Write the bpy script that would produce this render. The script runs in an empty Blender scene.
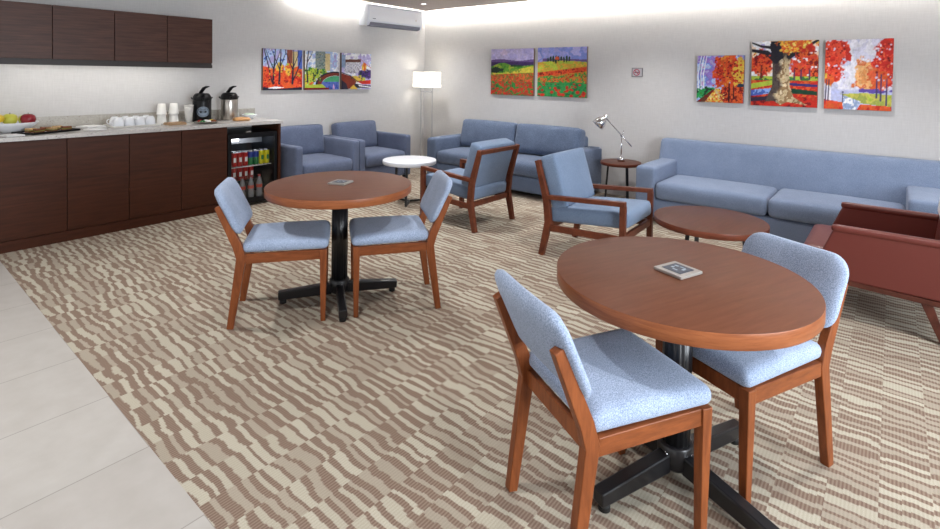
import bpy, bmesh, math, random
import numpy as np
from mathutils import Vector, Matrix, Euler
R = math.radians
PI = math.pi
C = bpy.context.scene.collection
scene = bpy.context.scene
random.seed(7)

# ------------------------------------------------------------------ colours and materials
def lin(r, g, b):
    f = lambda v: (v/255/12.92) if v <= 10 else ((v/255+.055)/1.055)**2.4
    return (f(r), f(g), f(b), 1)

def new_mat(name):
    m = bpy.data.materials.new(name); m.use_nodes = True
    nt = m.node_tree; b = nt.nodes['Principled BSDF']
    return m, nt, b

def plain(name, col, rough=.5, metal=0, spec=.5, emit=None, estr=0, bump=0, bscale=200):
    m, nt, b = new_mat(name)
    b.inputs['Base Color'].default_value = col
    b.inputs['Roughness'].default_value = rough
    b.inputs['Metallic'].default_value = metal
    b.inputs['Specular IOR Level'].default_value = spec
    if emit:
        b.inputs['Emission Color'].default_value = emit
        b.inputs['Emission Strength'].default_value = estr
    tc = nt.nodes.new('ShaderNodeTexCoord'); n = nt.nodes.new('ShaderNodeTexNoise')
    n.inputs['Scale'].default_value = bscale
    nt.links.new(tc.outputs['Object'], n.inputs['Vector'])
    # a slight procedural unevenness of the finish
    mr = nt.nodes.new('ShaderNodeMapRange')
    mr.inputs['To Min'].default_value = max(0, rough-.04); mr.inputs['To Max'].default_value = min(1, rough+.04)
    nt.links.new(n.outputs['Fac'], mr.inputs['Value']); nt.links.new(mr.outputs['Result'], b.inputs['Roughness'])
    if bump:
        bp = nt.nodes.new('ShaderNodeBump'); bp.inputs['Strength'].default_value = bump; bp.inputs['Distance'].default_value = .002
        nt.links.new(n.outputs['Fac'], bp.inputs['Height']); nt.links.new(bp.outputs['Normal'], b.inputs['Normal'])
    return m

def ramp(nt, stops, interp='LINEAR'):
    r = nt.nodes.new('ShaderNodeValToRGB'); cr = r.color_ramp; cr.interpolation = interp
    while len(cr.elements) < len(stops): cr.elements.new(.5)
    for e, (p, c) in zip(cr.elements, stops): e.position = p; e.color = c
    return r

def wood(name, c1, c2, scale=(1, 1, 1), rough=.4, n_scale=6, spec=.3):
    """c1 dark grain, c2 light grain; scale small along the grain"""
    m, nt, b = new_mat(name)
    tc = nt.nodes.new('ShaderNodeTexCoord'); mp = nt.nodes.new('ShaderNodeMapping')
    mp.inputs['Scale'].default_value = scale
    nt.links.new(tc.outputs['Object'], mp.inputs['Vector'])
    n = nt.nodes.new('ShaderNodeTexNoise'); n.inputs['Scale'].default_value = n_scale
    n.inputs['Detail'].default_value = 6; n.inputs['Roughness'].default_value = .65; n.inputs['Distortion'].default_value = .4
    nt.links.new(mp.outputs['Vector'], n.inputs['Vector'])
    r = ramp(nt, [(.3, c1), (.7, c2)]); nt.links.new(n.outputs['Fac'], r.inputs['Fac'])
    nt.links.new(r.outputs['Color'], b.inputs['Base Color'])
    b.inputs['Roughness'].default_value = rough; b.inputs['Specular IOR Level'].default_value = spec
    bp = nt.nodes.new('ShaderNodeBump'); bp.inputs['Strength'].default_value = .06; bp.inputs['Distance'].default_value = .002
    nt.links.new(n.outputs['Fac'], bp.inputs['Height']); nt.links.new(bp.outputs['Normal'], b.inputs['Normal'])
    return m

def fabric(name, c1, c2, scale=260, rough=.9):
    m, nt, b = new_mat(name)
    tc = nt.nodes.new('ShaderNodeTexCoord')
    n = nt.nodes.new('ShaderNodeTexNoise'); n.inputs['Scale'].default_value = scale; n.inputs['Detail'].default_value = 3
    nt.links.new(tc.outputs['Object'], n.inputs['Vector'])
    n2 = nt.nodes.new('ShaderNodeTexNoise'); n2.inputs['Scale'].default_value = 7; n2.inputs['Detail'].default_value = 2
    nt.links.new(tc.outputs['Object'], n2.inputs['Vector'])
    mx = nt.nodes.new('ShaderNodeMath'); mx.operation = 'MULTIPLY_ADD'; mx.inputs[1].default_value = .14
    nt.links.new(n2.outputs['Fac'], mx.inputs[0])
    ml = nt.nodes.new('ShaderNodeMath'); ml.operation = 'MULTIPLY'; ml.inputs[1].default_value = .86
    nt.links.new(n.outputs['Fac'], ml.inputs[0]); nt.links.new(ml.outputs[0], mx.inputs[2])
    r = ramp(nt, [(.34, c1), (.66, c2)]); nt.links.new(mx.outputs[0], r.inputs['Fac'])
    nt.links.new(r.outputs['Color'], b.inputs['Base Color'])
    b.inputs['Roughness'].default_value = rough; b.inputs['Specular IOR Level'].default_value = .2
    b.inputs['Sheen Weight'].default_value = .15
    bp = nt.nodes.new('ShaderNodeBump'); bp.inputs['Strength'].default_value = .25; bp.inputs['Distance'].default_value = .002
    nt.links.new(n.outputs['Fac'], bp.inputs['Height']); nt.links.new(bp.outputs['Normal'], b.inputs['Normal'])
    return m

def glass_pane(name, tint=(.95, .97, .98, 1), gloss=.08):
    m = bpy.data.materials.new(name); m.use_nodes = True; nt = m.node_tree; nt.nodes.clear()
    o = nt.nodes.new('ShaderNodeOutputMaterial'); mx = nt.nodes.new('ShaderNodeMixShader')
    t = nt.nodes.new('ShaderNodeBsdfTransparent'); g = nt.nodes.new('ShaderNodeBsdfGlossy')
    t.inputs['Color'].default_value = tint; g.inputs['Roughness'].default_value = .05
    mx.inputs['Fac'].default_value = gloss
    nt.links.new(t.outputs[0], mx.inputs[1]); nt.links.new(g.outputs[0], mx.inputs[2]); nt.links.new(mx.outputs[0], o.inputs['Surface'])
    return m

# ------------------------------------------------------------------ mesh builder
class MB:
    def __init__(s): s.bm = bmesh.new(); s.mats = []; s.mi = 0
    def use(s, m):
        if m not in s.mats: s.mats.append(m)
        s.mi = s.mats.index(m); return s
    def add(s, t, mat=None, smooth=False):
        if mat is not None: bmesh.ops.transform(t, matrix=mat, verts=t.verts)
        vm = {}
        for v in t.verts: vm[v] = s.bm.verts.new(v.co)
        for f in t.faces:
            try: nf = s.bm.faces.new([vm[v] for v in f.verts])
            except ValueError: continue
            nf.smooth = smooth or f.smooth; nf.material_index = s.mi
        t.free(); return s
    def box(s, x0, x1, y0, y1, z0, z1, bev=0, mat=None, seg=2):
        t = bmesh.new(); bmesh.ops.create_cube(t, size=1)
        for v in t.verts:
            v.co = Vector(((x0+x1)/2+v.co.x*(x1-x0), (y0+y1)/2+v.co.y*(y1-y0), (z0+z1)/2+v.co.z*(z1-z0)))
        if bev: bmesh.ops.bevel(t, geom=t.edges[:], offset=bev, segments=seg, affect='EDGES', profile=.5)
        return s.add(t, mat)
    def hexa(s, bot, top, bev=0):
        """prism from four bottom and four top points (counter-clockwise)"""
        t = bmesh.new(); a = [t.verts.new(p) for p in bot]; b = [t.verts.new(p) for p in top]
        t.faces.new(a[::-1]); t.faces.new(b)
        for i in range(4): t.faces.new([a[i], a[(i+1) % 4], b[(i+1) % 4], b[i]])
        bmesh.ops.recalc_face_normals(t, faces=t.faces[:])
        if bev: bmesh.ops.bevel(t, geom=t.edges[:], offset=bev, segments=2, affect='EDGES', profile=.5)
        return s.add(t)
    def poly_path(s, pts, w, d, wdir=(0, 1, 0), bev=.003):
        """bar along pts; w is its width along wdir, d its depths (one per point) across"""
        wd = Vector(wdir).normalized(); P = [Vector(p) for p in pts]
        ds = d if isinstance(d, (list, tuple)) else [d]*len(P); ws = w if isinstance(w, (list, tuple)) else [w]*len(P)
        t = bmesh.new(); rings = []
        for i, p in enumerate(P):
            a = (P[i]-P[i-1]).normalized() if i else None; b = (P[i+1]-P[i]).normalized() if i < len(P)-1 else None
            tg = ((a or b)+(b or a)).normalized(); n = tg.cross(wd).normalized()
            k = 1
            if a and b: k = 1/max(.5, math.cos(a.angle(b)/2))
            h = n*ds[i]/2*k; q = wd*ws[i]/2
            rings.append([t.verts.new(p+q+h), t.verts.new(p-q+h), t.verts.new(p-q-h), t.verts.new(p+q-h)])
        for i in range(len(P)-1):
            for j in range(4): t.faces.new([rings[i][j], rings[i][(j+1) % 4], rings[i+1][(j+1) % 4], rings[i+1][j]])
        t.faces.new(rings[0][::-1]); t.faces.new(rings[-1])
        bmesh.ops.recalc_face_normals(t, faces=t.faces[:])
        if bev: bmesh.ops.bevel(t, geom=[e for e in t.edges if len(e.link_faces) == 2 and e.calc_face_angle(0) > .5], offset=bev, segments=2, affect='EDGES', profile=.5)
        return s.add(t)
    def cyl(s, p0, p1, r0, r1=None, n=20, cap=True):
        r1 = r0 if r1 is None else r1; p0 = Vector(p0); p1 = Vector(p1); d = p1-p0
        t = bmesh.new(); bmesh.ops.create_cone(t, cap_ends=cap, segments=n, radius1=r0, radius2=r1, depth=d.length)
        for f in t.faces: f.smooth = len(f.verts) == 4
        return s.add(t, Matrix.Translation((p0+p1)/2) @ d.to_track_quat('Z', 'Y').to_matrix().to_4x4())
    def lathe(s, prof, n=32, mat=None, flutes=0, amp=0):
        t = bmesh.new(); rings = []
        for r, z in prof:
            if r < 1e-6: rings.append([t.verts.new((0, 0, z))]); continue
            rings.append([t.verts.new((r*(1+amp*math.cos(flutes*2*PI*k/n))*math.cos(2*PI*k/n), r*(1+amp*math.cos(flutes*2*PI*k/n))*math.sin(2*PI*k/n), z)) for k in range(n)])
        for a, b in zip(rings, rings[1:]):
            for k in range(n):
                v = [a[k % len(a)], a[(k+1) % len(a)], b[(k+1) % len(b)], b[k % len(b)]]
                u = []
                for q in v:
                    if q not in u: u.append(q)
                if len(u) > 2: t.faces.new(u).smooth = True
        bmesh.ops.recalc_face_normals(t, faces=t.faces[:])
        return s.add(t, mat)
    def soft(s, x0, x1, y0, y1, z0, z1, r=.04, crown=(0, 0, 0, 0, 0, 0), n=(14, 14, 6), mat=None, warp=None):
        """padded box: rounded edges and faces that swell by crown (x-,x+,y-,y+,z-,z+)"""
        t = bmesh.new(); nx, ny, nz = n; V = {}
        sx, sy, sz = (x1-x0)/2, (y1-y0)/2, (z1-z0)/2
        r = min(r, sx, sy, sz)
        def sp(i, k, half):      # denser towards the edges
            u = 2*i/k-1
            return math.copysign(1-(1-abs(u))**1.6, u)*half
        def vert(i, j, k):
            if (i, j, k) in V: return V[i, j, k]
            p = Vector((sp(i, nx, sx), sp(j, ny, sy), sp(k, nz, sz)))
            q = Vector((max(-sx+r, min(sx-r, p.x)), max(-sy+r, min(sy-r, p.y)), max(-sz+r, min(sz-r, p.z))))
            d = p-q
            if d.length > 1e-9: p = q+d.normalized()*r
            ux, uy, uz = p.x/sx, p.y/sy, p.z/sz
            e = lambda a, b: max(0, 1-a*a)**.6*max(0, 1-b*b)**.6
            p.x += (crown[1] if ux > 0 else -crown[0])*e(uy, uz)*abs(ux)**2
            p.y += (crown[3] if uy > 0 else -crown[2])*e(ux, uz)*abs(uy)**2
            p.z += (crown[5] if uz > 0 else -crown[4])*e(ux, uy)*abs(uz)**2
            p += Vector(((x0+x1)/2, (y0+y1)/2, (z0+z1)/2))
            if warp: p = warp(p)
            V[i, j, k] = t.verts.new(p); return V[i, j, k]
        def face(vs): t.faces.new(vs).smooth = True
        for i in range(nx):
            for j in range(ny):
                face([vert(i, j, 0), vert(i, j+1, 0), vert(i+1, j+1, 0), vert(i+1, j, 0)])
                face([vert(i, j, nz), vert(i+1, j, nz), vert(i+1, j+1, nz), vert(i, j+1, nz)])
        for i in range(nx):
            for k in range(nz):
                face([vert(i, 0, k), vert(i+1, 0, k), vert(i+1, 0, k+1), vert(i, 0, k+1)])
                face([vert(i, ny, k), vert(i, ny, k+1), vert(i+1, ny, k+1), vert(i+1, ny, k)])
        for j in range(ny):
            for k in range(nz):
                face([vert(0, j, k), vert(0, j, k+1), vert(0, j+1, k+1), vert(0, j+1, k)])
                face([vert(nx, j, k), vert(nx, j+1, k), vert(nx, j+1, k+1), vert(nx, j, k+1)])
        return s.add(t, mat)
    def extrude(s, pts, vec, bev=0, smooth=False):
        """flat outline extruded by vec"""
        t = bmesh.new(); vec = Vector(vec); a = [t.verts.new(p) for p in pts]; b = [t.verts.new(Vector(p)+vec) for p in pts]
        k = len(a); t.faces.new(a[::-1]); t.faces.new(b)
        for i in range(k): t.faces.new([a[i], a[(i+1) % k], b[(i+1) % k], b[i]])
        bmesh.ops.recalc_face_normals(t, faces=t.faces[:])
        if bev: bmesh.ops.bevel(t, geom=[e for e in t.edges if e.calc_face_angle(0) > .6], offset=bev, segments=3, affect='EDGES', profile=.5)
        return s.add(t, smooth=smooth)
    def sphere(s, c, r, sc=(1, 1, 1), n=20, mat=None):
        t = bmesh.new(); bmesh.ops.create_uvsphere(t, u_segments=n, v_segments=n//2+2, radius=r)
        for v in t.verts: v.co = Vector((v.co.x*sc[0]+c[0], v.co.y*sc[1]+c[1], v.co.z*sc[2]+c[2]))
        for f in t.faces: f.smooth = True
        return s.add(t, mat)
    def build(s, name, m, parent=None, loc=None, rotz=0):
        me = bpy.data.meshes.new(name); s.bm.to_mesh(me); s.bm.free()
        for q in (s.mats or [m]): me.materials.append(q)
        o = bpy.data.objects.new(name, me); C.objects.link(o)
        if parent: o.parent = parent
        if loc is not None: o.location = loc; o.rotation_euler = (0, 0, rotz)
        return o

def tag(o, label, cat, group=None):
    o['label'] = label; o['category'] = cat
    if group: o['group'] = group
    return o
def thing(name, label, cat, loc=(0, 0, 0), rotz=0, group=None):
    o = bpy.data.objects.new(name, None); C.objects.link(o); o.empty_display_size = .1
    o.location = loc; o.rotation_euler = (0, 0, rotz)
    return tag(o, label, cat, group)
def struct(o): o['kind'] = 'structure'; return o
def dup(root, loc, rotz, label, group=None):
    r = root.copy(); C.objects.link(r); r.location = loc; r.rotation_euler = (0, 0, rotz); r['label'] = label
    if group: r['group'] = group
    for ch in list(root.children):
        c = ch.copy(); C.objects.link(c); c.parent = r
        for g in list(ch.children):
            d = g.copy(); C.objects.link(d); d.parent = c
    return r

# ------------------------------------------------------------------ material library
M = {}
M['cab_up'] = wood('cabinet veneer upper', lin(60, 36, 28), lin(92, 60, 49), (12, 1.2, 22), .42, 3, .25)
M['cab_low'] = wood('cabinet veneer lower', lin(52, 24, 11), lin(76, 38, 20), (10, .9, 12), .45, 2.5, .22)
M['cab_dark'] = plain('cabinet dark edge', lin(40, 30, 27), .5)
M['table_top'] = wood('table veneer', lin(100, 60, 42), lin(116, 72, 52), (1.2, 12, 2), .42, 4, .22)
M['table_edge'] = wood('table edge band', lin(124, 68, 38), lin(160, 96, 58), (2, 2, 20), .35, 4)
M['low_top'] = wood('low table veneer', lin(76, 44, 32), lin(94, 56, 42), (1.2, 12, 2), .42, 4, .22)
M['low_edge'] = wood('low table edge band', lin(84, 40, 26), lin(124, 66, 46), (2, 2, 20), .35, 4)
M['chair_wood'] = wood('chair beech', lin(106, 54, 26), lin(146, 82, 44), (9, 9, 1.4), .38, 5)
M['rail_wood'] = wood('chair rail beech', lin(106, 54, 26), lin(146, 82, 44), (1.4, 9, 9), .38, 5)
M['lounge_wood'] = wood('lounge frame wood', lin(80, 38, 22), lin(112, 58, 36), (3, 7, 3), .4, 5)
M['chair_fabric'] = fabric('dining chair fabric', lin(116, 132, 158), lin(182, 198, 224), 300)
M['lounge_fabric'] = fabric('lounge chair fabric', lin(94, 113, 138), lin(128, 147, 174), 300)
M['sofa_dark'] = fabric('left suite fabric', lin(66, 76, 100), lin(112, 122, 147), 200)
M['sofa_mid'] = fabric('middle sofa fabric', lin(66, 79, 102), lin(112, 126, 151), 200)
M['sofa_light'] = fabric('long sofa fabric', lin(100, 116, 142), lin(140, 154, 180), 280)
M['leather'] = plain('oxblood leather', lin(98, 43, 36), .40, spec=.4, bump=.2, bscale=60)
M['red_wood'] = wood('dark chair frame', lin(62, 30, 22), lin(92, 48, 36), (3, 3, 3), .4, 5)
M['black_metal'] = plain('black enamel', lin(24, 24, 27), .3)
M['black_plastic'] = plain('black plastic', lin(14, 14, 17), .35, spec=.25)
M['rubber'] = plain('rubber', lin(18, 18, 18), .7)
M['chrome'] = plain('chrome', lin(225, 225, 228), .12, 1)
M['steel'] = plain('brushed steel', lin(190, 184, 176), .28, 1)
M['white_gloss'] = plain('white laminate', lin(214, 217, 224), .35)
M['white_plastic'] = plain('white plastic', lin(250, 251, 255), .35)
M['ac_side'] = plain('ac housing', lin(238, 242, 250), .4)
M['dark_slot'] = plain('dark slot', lin(112, 114, 128), .6)
M['foam'] = plain('white foam', lin(240, 238, 234), .7)
M['paper'] = plain('white paper', lin(244, 244, 244), .8)
M['translucent'] = plain('frosted plastic', lin(222, 220, 214), .3)
M['card_silver'] = plain('silver card', lin(172, 168, 163), .3, .4)
M['card_dark'] = plain('dark card panel', lin(58, 66, 82), .4)
M['card_mark'] = plain('pale card mark', lin(168, 184, 198), .5)
M['fridge_in'] = plain('fridge liner', lin(26, 27, 30), .6)
M['fridge_panel'] = plain('cooling plate', lin(120, 122, 126), .4, .3)
M['glass'] = glass_pane('clear glass', (.95, .96, .97, 1), .025)
M['cup_glass'] = glass_pane('glassware', (.93, .95, .99, 1), .22)
M['led'] = plain('led strip', lin(255, 250, 240), .5, emit=(1, .96, .88, 1), estr=120)
M['led_under'] = plain('under cabinet light', lin(255, 250, 240), .5, emit=(1, .97, .9, 1), estr=24)
M['led_small'] = plain('fridge lamp', lin(255, 255, 255), .5, emit=(1, 1, 1, 1), estr=6)
M['downlight'] = plain('downlight lens', lin(255, 255, 255), .5, emit=(1, .97, .92, 1), estr=12)
M['ceil_panel'] = plain('ceiling panel', lin(150, 136, 130), .5)
M['ceil_trim'] = plain('ceiling panel trim', lin(70, 52, 44), .5)
M['ceil_white'] = plain('ceiling plaster', lin(240, 238, 234), .8)
M['wood_box'] = plain('pale wood box', lin(178, 144, 108), .6)
M['bread'] = plain('toasted bread', lin(128, 72, 40), .8, bump=.5, bscale=80)
M['crust'] = plain('pale bread', lin(206, 168, 118), .8, bump=.5, bscale=80)
M['lettuce'] = plain('lettuce', lin(128, 138, 60), .6)
M['lemon'] = plain('yellow peel', lin(226, 194, 44), .4, bump=.2, bscale=90)
M['green_apple'] = plain('green apple skin', lin(206, 206, 82), .3)
M['red_apple'] = plain('red apple skin', lin(140, 30, 42), .25)
M['stem'] = plain('stem', lin(80, 56, 36), .7)
M['snack'] = plain('biscuit bag', lin(200, 148, 92), .5, bump=.6, bscale=30)
M['porcelain'] = plain('porcelain', lin(242, 244, 248), .25)
M['mint'] = plain('wrapped mints', lin(206, 224, 200), .5)
M['c_red'] = plain('red can', lin(176, 26, 24), .3, .2)
M['c_blue'] = plain('blue can', lin(34, 58, 140), .3, .2)
M['c_green'] = plain('green can', lin(30, 124, 66), .3, .2)
M['c_yellow'] = plain('yellow can', lin(222, 212, 36), .3, .2)
M['c_white'] = plain('white mark', lin(230, 225, 220), .5)
M['c_top'] = plain('can lid', lin(200, 200, 204), .25, 1)
M['b_liquid'] = plain('bottle body', lin(132, 130, 130), .12)
M['b_cap'] = plain('red cap', lin(170, 44, 36), .4)
M['b_label'] = plain('orange red label', lin(196, 70, 48), .5)
M['sign_grey'] = plain('sign plate', lin(186, 184, 188), .4)
M['sign_frame'] = plain('sign frame', lin(112, 108, 110), .4)
M['sign_red'] = plain('sign red', lin(176, 70, 92), .5)
M['sign_dark'] = plain('sign dark', lin(92, 66, 72), .5)
M['badge'] = plain('badge', lin(126, 140, 156), .5)
M['badge_dark'] = plain('badge lettering', lin(52, 60, 72), .5)
M['shade'] = plain('lamp shade', lin(255, 250, 238), .8, emit=(1, .97, .88, 1), estr=1.0)
M['white_cloth'] = plain('white cotton', lin(240, 240, 242), .9)

def carpet_mat():
    m, nt, b = new_mat('striped carpet'); N = nt.nodes; L = nt.links
    tc = N.new('ShaderNodeTexCoord'); sx = N.new('ShaderNodeSeparateXYZ'); L.new(tc.outputs['Object'], sx.inputs[0])
    def math_(op, a, bb=None, c=None):
        n = N.new('ShaderNodeMath'); n.operation = op
        for i, v in enumerate((a, bb, c)):
            if v is None: continue
            if hasattr(v, 'default_value'): L.new(v, n.inputs[i])
            else: n.inputs[i].default_value = v
        return n.outputs[0]
    X, Y = sx.outputs['X'], sx.outputs['Y']
    Lc = .146
    def vec(a, b_, c):
        n = N.new('ShaderNodeCombineXYZ')
        for i, v in enumerate((a, b_, c)):
            if hasattr(v, 'default_value'): L.new(v, n.inputs[i])
            else: n.inputs[i].default_value = v
        return n.outputs[0]
    def noise(v, det=1.0):
        n = N.new('ShaderNodeTexNoise'); n.inputs['Scale'].default_value = 1; n.inputs['Detail'].default_value = det; L.new(v, n.inputs['Vector']); return n.outputs['Fac']
    def white(v):
        n = N.new('ShaderNodeTexWhiteNoise'); n.noise_dimensions = '3D'; L.new(v, n.inputs['Vector']); return n.outputs['Value']
    col = math_('FLOOR', math_('DIVIDE', X, Lc))
    r = white(vec(col, 3.7, 1.1))
    # stepped wander of the stripes inside a column (the loops follow the ribs)
    xq = math_('MULTIPLY', math_('FLOOR', math_('DIVIDE', X, .023)), .023)
    wob = noise(vec(math_('MULTIPLY', xq, 10.0), math_('MULTIPLY', Y, 7.0), math_('MULTIPLY', r, 40.0)))
    squash = noise(vec(math_('MULTIPLY', col, 5.1), math_('MULTIPLY', Y, 6.0), 2.0))
    ph = math_('ADD', math_('MULTIPLY', math_('ADD', math_('ADD', Y, math_('MULTIPLY', wob, .05)), math_('MULTIPLY', squash, .08)), 19.0), math_('MULTIPLY', r, 37.0))
    idx = math_('FLOOR', ph); fr = math_('FRACT', ph)
    h1 = white(vec(col, idx, .5)); h2 = white(vec(col, idx, 8.5))
    wd = math_('MULTIPLY_ADD', h1, .46, .30)                      # share of the period taken by the light stripe
    tri = math_('ABSOLUTE', math_('SUBTRACT', fr, .5))            # 0 at the stripe's middle
    edge = N.new('ShaderNodeMapRange'); edge.interpolation_type = 'SMOOTHSTEP'
    edge.inputs['From Min'].default_value = -.05; edge.inputs['From Max'].default_value = .05
    g = N.new('ShaderNodeTexNoise'); g.inputs['Scale'].default_value = 420; g.inputs['Detail'].default_value = 2; L.new(tc.outputs['Object'], g.inputs['Vector'])
    L.new(math_('ADD', math_('SUBTRACT', math_('MULTIPLY', wd, .5), tri), math_('MULTIPLY', math_('SUBTRACT', g.outputs['Fac'], .5), .12)), edge.inputs['Value'])
    # yarn tones
    lt = ramp(nt, [(0, lin(168, 158, 142)), (.34, lin(172, 162, 146)), (.42, lin(182, 175, 158)), (1, lin(191, 185, 168))]); L.new(h2, lt.inputs['Fac'])
    rib = math_('MULTIPLY_ADD', math_('SINE', math_('MULTIPLY', X, 2*PI/.0115)), .5, .5)
    dk = ramp(nt, [(0, lin(126, 105, 93)), (1, lin(147, 129, 114))]); L.new(rib, dk.inputs['Fac'])
    mxc = N.new('ShaderNodeMix'); mxc.data_type = 'RGBA'; L.new(edge.outputs['Result'], mxc.inputs['Factor']); L.new(dk.outputs['Color'], mxc.inputs['A']); L.new(lt.outputs['Color'], mxc.inputs['B'])
    mx = N.new('ShaderNodeMix'); mx.data_type = 'RGBA'; mx.blend_type = 'MULTIPLY'; mx.inputs['Factor'].default_value = 1
    gr = ramp(nt, [(.25, (.74, .74, .74, 1)), (.75, (1.1, 1.1, 1.1, 1))])
    L.new(math_('ADD', math_('MULTIPLY', g.outputs['Fac'], .85), math_('MULTIPLY', rib, .15)), gr.inputs['Fac'])
    L.new(mxc.outputs['Result'], mx.inputs['A']); L.new(gr.outputs['Color'], mx.inputs['B']); L.new(mx.outputs['Result'], b.inputs['Base Color'])
    b.inputs['Roughness'].default_value = .95; b.inputs['Specular IOR Level'].default_value = .1
    bp = N.new('ShaderNodeBump'); bp.inputs['Strength'].default_value = .5; bp.inputs['Distance'].default_value = .003
    L.new(g.outputs['Fac'], bp.inputs['Height']); L.new(bp.outputs['Normal'], b.inputs['Normal'])
    return m
M['carpet'] = carpet_mat()

def tile_mat():
    m, nt, b = new_mat('porcelain floor tile'); N = nt.nodes; L = nt.links
    tc = N.new('ShaderNodeTexCoord'); mp = N.new('ShaderNodeMapping')
    L.new(tc.outputs['Object'], mp.inputs['Vector'])
    # long side along Y, joints every .48 m in X
    mp.inputs['Rotation'].default_value = (0, 0, R(90)); mp.inputs['Location'].default_value = (.651, .042, 0)
    br = N.new('ShaderNodeTexBrick'); br.inputs['Scale'].default_value = 1; br.inputs['Brick Width'].default_value = 1.5; br.inputs['Row Height'].default_value = .48
    br.inputs['Mortar Size'].default_value = .0025; br.inputs['Mortar Smooth'].default_value = .1; br.offset = .5
    br.inputs['Color1'].default_value = lin(178, 174, 169); br.inputs['Color2'].default_value = lin(182, 179, 174); br.inputs['Mortar'].default_value = lin(150, 146, 141)
    L.new(mp.outputs[0], br.inputs['Vector'])
    n = N.new('ShaderNodeTexNoise'); n.inputs['Scale'].default_value = 9; n.inputs['Detail'].default_value = 8; L.new(tc.outputs['Object'], n.inputs['Vector'])
    r = ramp(nt, [(.3, (.93, .92, .91, 1)), (.7, (1.03, 1.03, 1.03, 1))]); L.new(n.outputs['Fac'], r.inputs['Fac'])
    mx = N.new('ShaderNodeMix'); mx.data_type = 'RGBA'; mx.blend_type = 'MULTIPLY'; mx.inputs['Factor'].default_value = 1
    L.new(br.outputs['Color'], mx.inputs['A']); L.new(r.outputs['Color'], mx.inputs['B']); L.new(mx.outputs['Result'], b.inputs['Base Color'])
    b.inputs['Roughness'].default_value = .45; b.inputs['Specular IOR Level'].default_value = .35
    return m
M['tile'] = tile_mat()

def wall_mat():
    m, nt, b = new_mat('woven wallcovering'); N = nt.nodes; L = nt.links
    tc = N.new('ShaderNodeTexCoord')
    def strand(sc):
        mp = N.new('ShaderNodeMapping'); mp.inputs['Scale'].default_value = sc; L.new(tc.outputs['Object'], mp.inputs['Vector'])
        n = N.new('ShaderNodeTexNoise'); n.inputs['Scale'].default_value = 1; n.inputs['Detail'].default_value = 3; L.new(mp.outputs[0], n.inputs['Vector']); return n.outputs['Fac']
    a = strand((8, 8, 120)); c = strand((110, 110, 9))
    ad = N.new('ShaderNodeMath'); ad.operation = 'ADD'; L.new(a, ad.inputs[0]); L.new(c, ad.inputs[1])
    hf = N.new('ShaderNodeMath'); hf.operation = 'MULTIPLY'; hf.inputs[1].default_value = .5; L.new(ad.outputs[0], hf.inputs[0])
    r = ramp(nt, [(.35, lin(200, 198, 197)), (.65, lin(210, 208, 207))]); L.new(hf.outputs[0], r.inputs['Fac'])
    L.new(r.outputs['Color'], b.inputs['Base Color']); b.inputs['Roughness'].default_value = .6; b.inputs['Specular IOR Level'].default_value = .3
    bp = N.new('ShaderNodeBump'); bp.inputs['Strength'].default_value = .15; bp.inputs['Distance'].default_value = .002
    L.new(hf.outputs[0], bp.inputs['Height']); L.new(bp.outputs['Normal'], b.inputs['Normal'])
    return m
M['wall'] = wall_mat()

def granite(name, base, dark, light, rough=.25, spot=.6):
    m, nt, b = new_mat(name); N = nt.nodes; L = nt.links
    tc = N.new('ShaderNodeTexCoord')
    n = N.new('ShaderNodeTexNoise'); n.inputs['Scale'].default_value = 70; n.inputs['Detail'].default_value = 4; n.inputs['Roughness'].default_value = .7
    L.new(tc.outputs['Object'], n.inputs['Vector'])
    r = ramp(nt, [(.30, dark), (.42, base), (.58, base), (.70, light)]); L.new(n.outputs['Fac'], r.inputs['Fac'])
    L.new(r.outputs['Color'], b.inputs['Base Color']); b.inputs['Roughness'].default_value = rough
    return m
M['granite_grey'] = granite('grey speckled granite', lin(176, 171, 162), lin(116, 108, 98), lin(208, 204, 196))
M['granite'] = granite('speckled granite', lin(196, 193, 190), lin(120, 112, 106), lin(228, 226, 224))

# ------------------------------------------------------------------ room shell
CARPET_Y = -5.349
struct(MB().box(-.1, 9, CARPET_Y, .1, -.05, 0).build('floor', M['carpet']))
struct(MB().box(-.1, 9, -9.5, CARPET_Y, -.05, 0).build('floor', M['tile']))
struct(MB().box(-.1, 0, -9.5, .1, 0, 2.85).build('wall_left', M['wall']))
struct(MB().box(0, 9, 0, .1, 0, 2.85).build('wall_back', M['wall']))
wr = MB().box(8.4, 8.5, -9.5, 0, 0, .5).box(8.4, 8.5, -9.5, 0, 2.45, 2.85)
wr.box(8.4, 8.5, -.9, 0, .5, 2.45).box(8.4, 8.5, -9.5, -8, .5, 2.45)
struct(wr.build('wall_right', M['wall']))
wf = MB()
for k in range(5): wf.box(8.42, 8.48, -8+k*1.775-.025, -8+k*1.775+.025, .5, 2.45)
wf.box(8.42, 8.48, -8, -.9, .5, .55).box(8.42, 8.48, -8, -.9, 2.4, 2.45)
w1 = struct(wf.build('window_1', M['white_gloss']))
MB().box(8.445, 8.455, -8, -.9, .55, 2.4).build('pane', M['glass'], w1)
struct(MB().box(-.1, 9, -9.5, .1, 2.85, 2.95).build('ceiling', M['ceil_white']))
PZ = 2.488
cp = MB().use(M['ceil_panel']).box(.2, 8.2, -9.3, -.2, PZ, PZ+.05)
cp.use(M['ceil_trim']).box(.15, .2, -9.3, -.15, PZ-.004, PZ+.02).box(.2, 8.2, -.2, -.15, PZ-.004, PZ+.02)
struct(cp.build('ceiling', M['ceil_panel']))
ls = MB().box(.150, .162, -2.45, -.17, PZ+.03, PZ+.05).box(.17, 8.2, -.162, -.150, PZ+.03, PZ+.05)
tag(ls.build('cove_light', M['led']), 'warm white strip light hidden in the cove along the ceiling edge', 'light')

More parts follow.
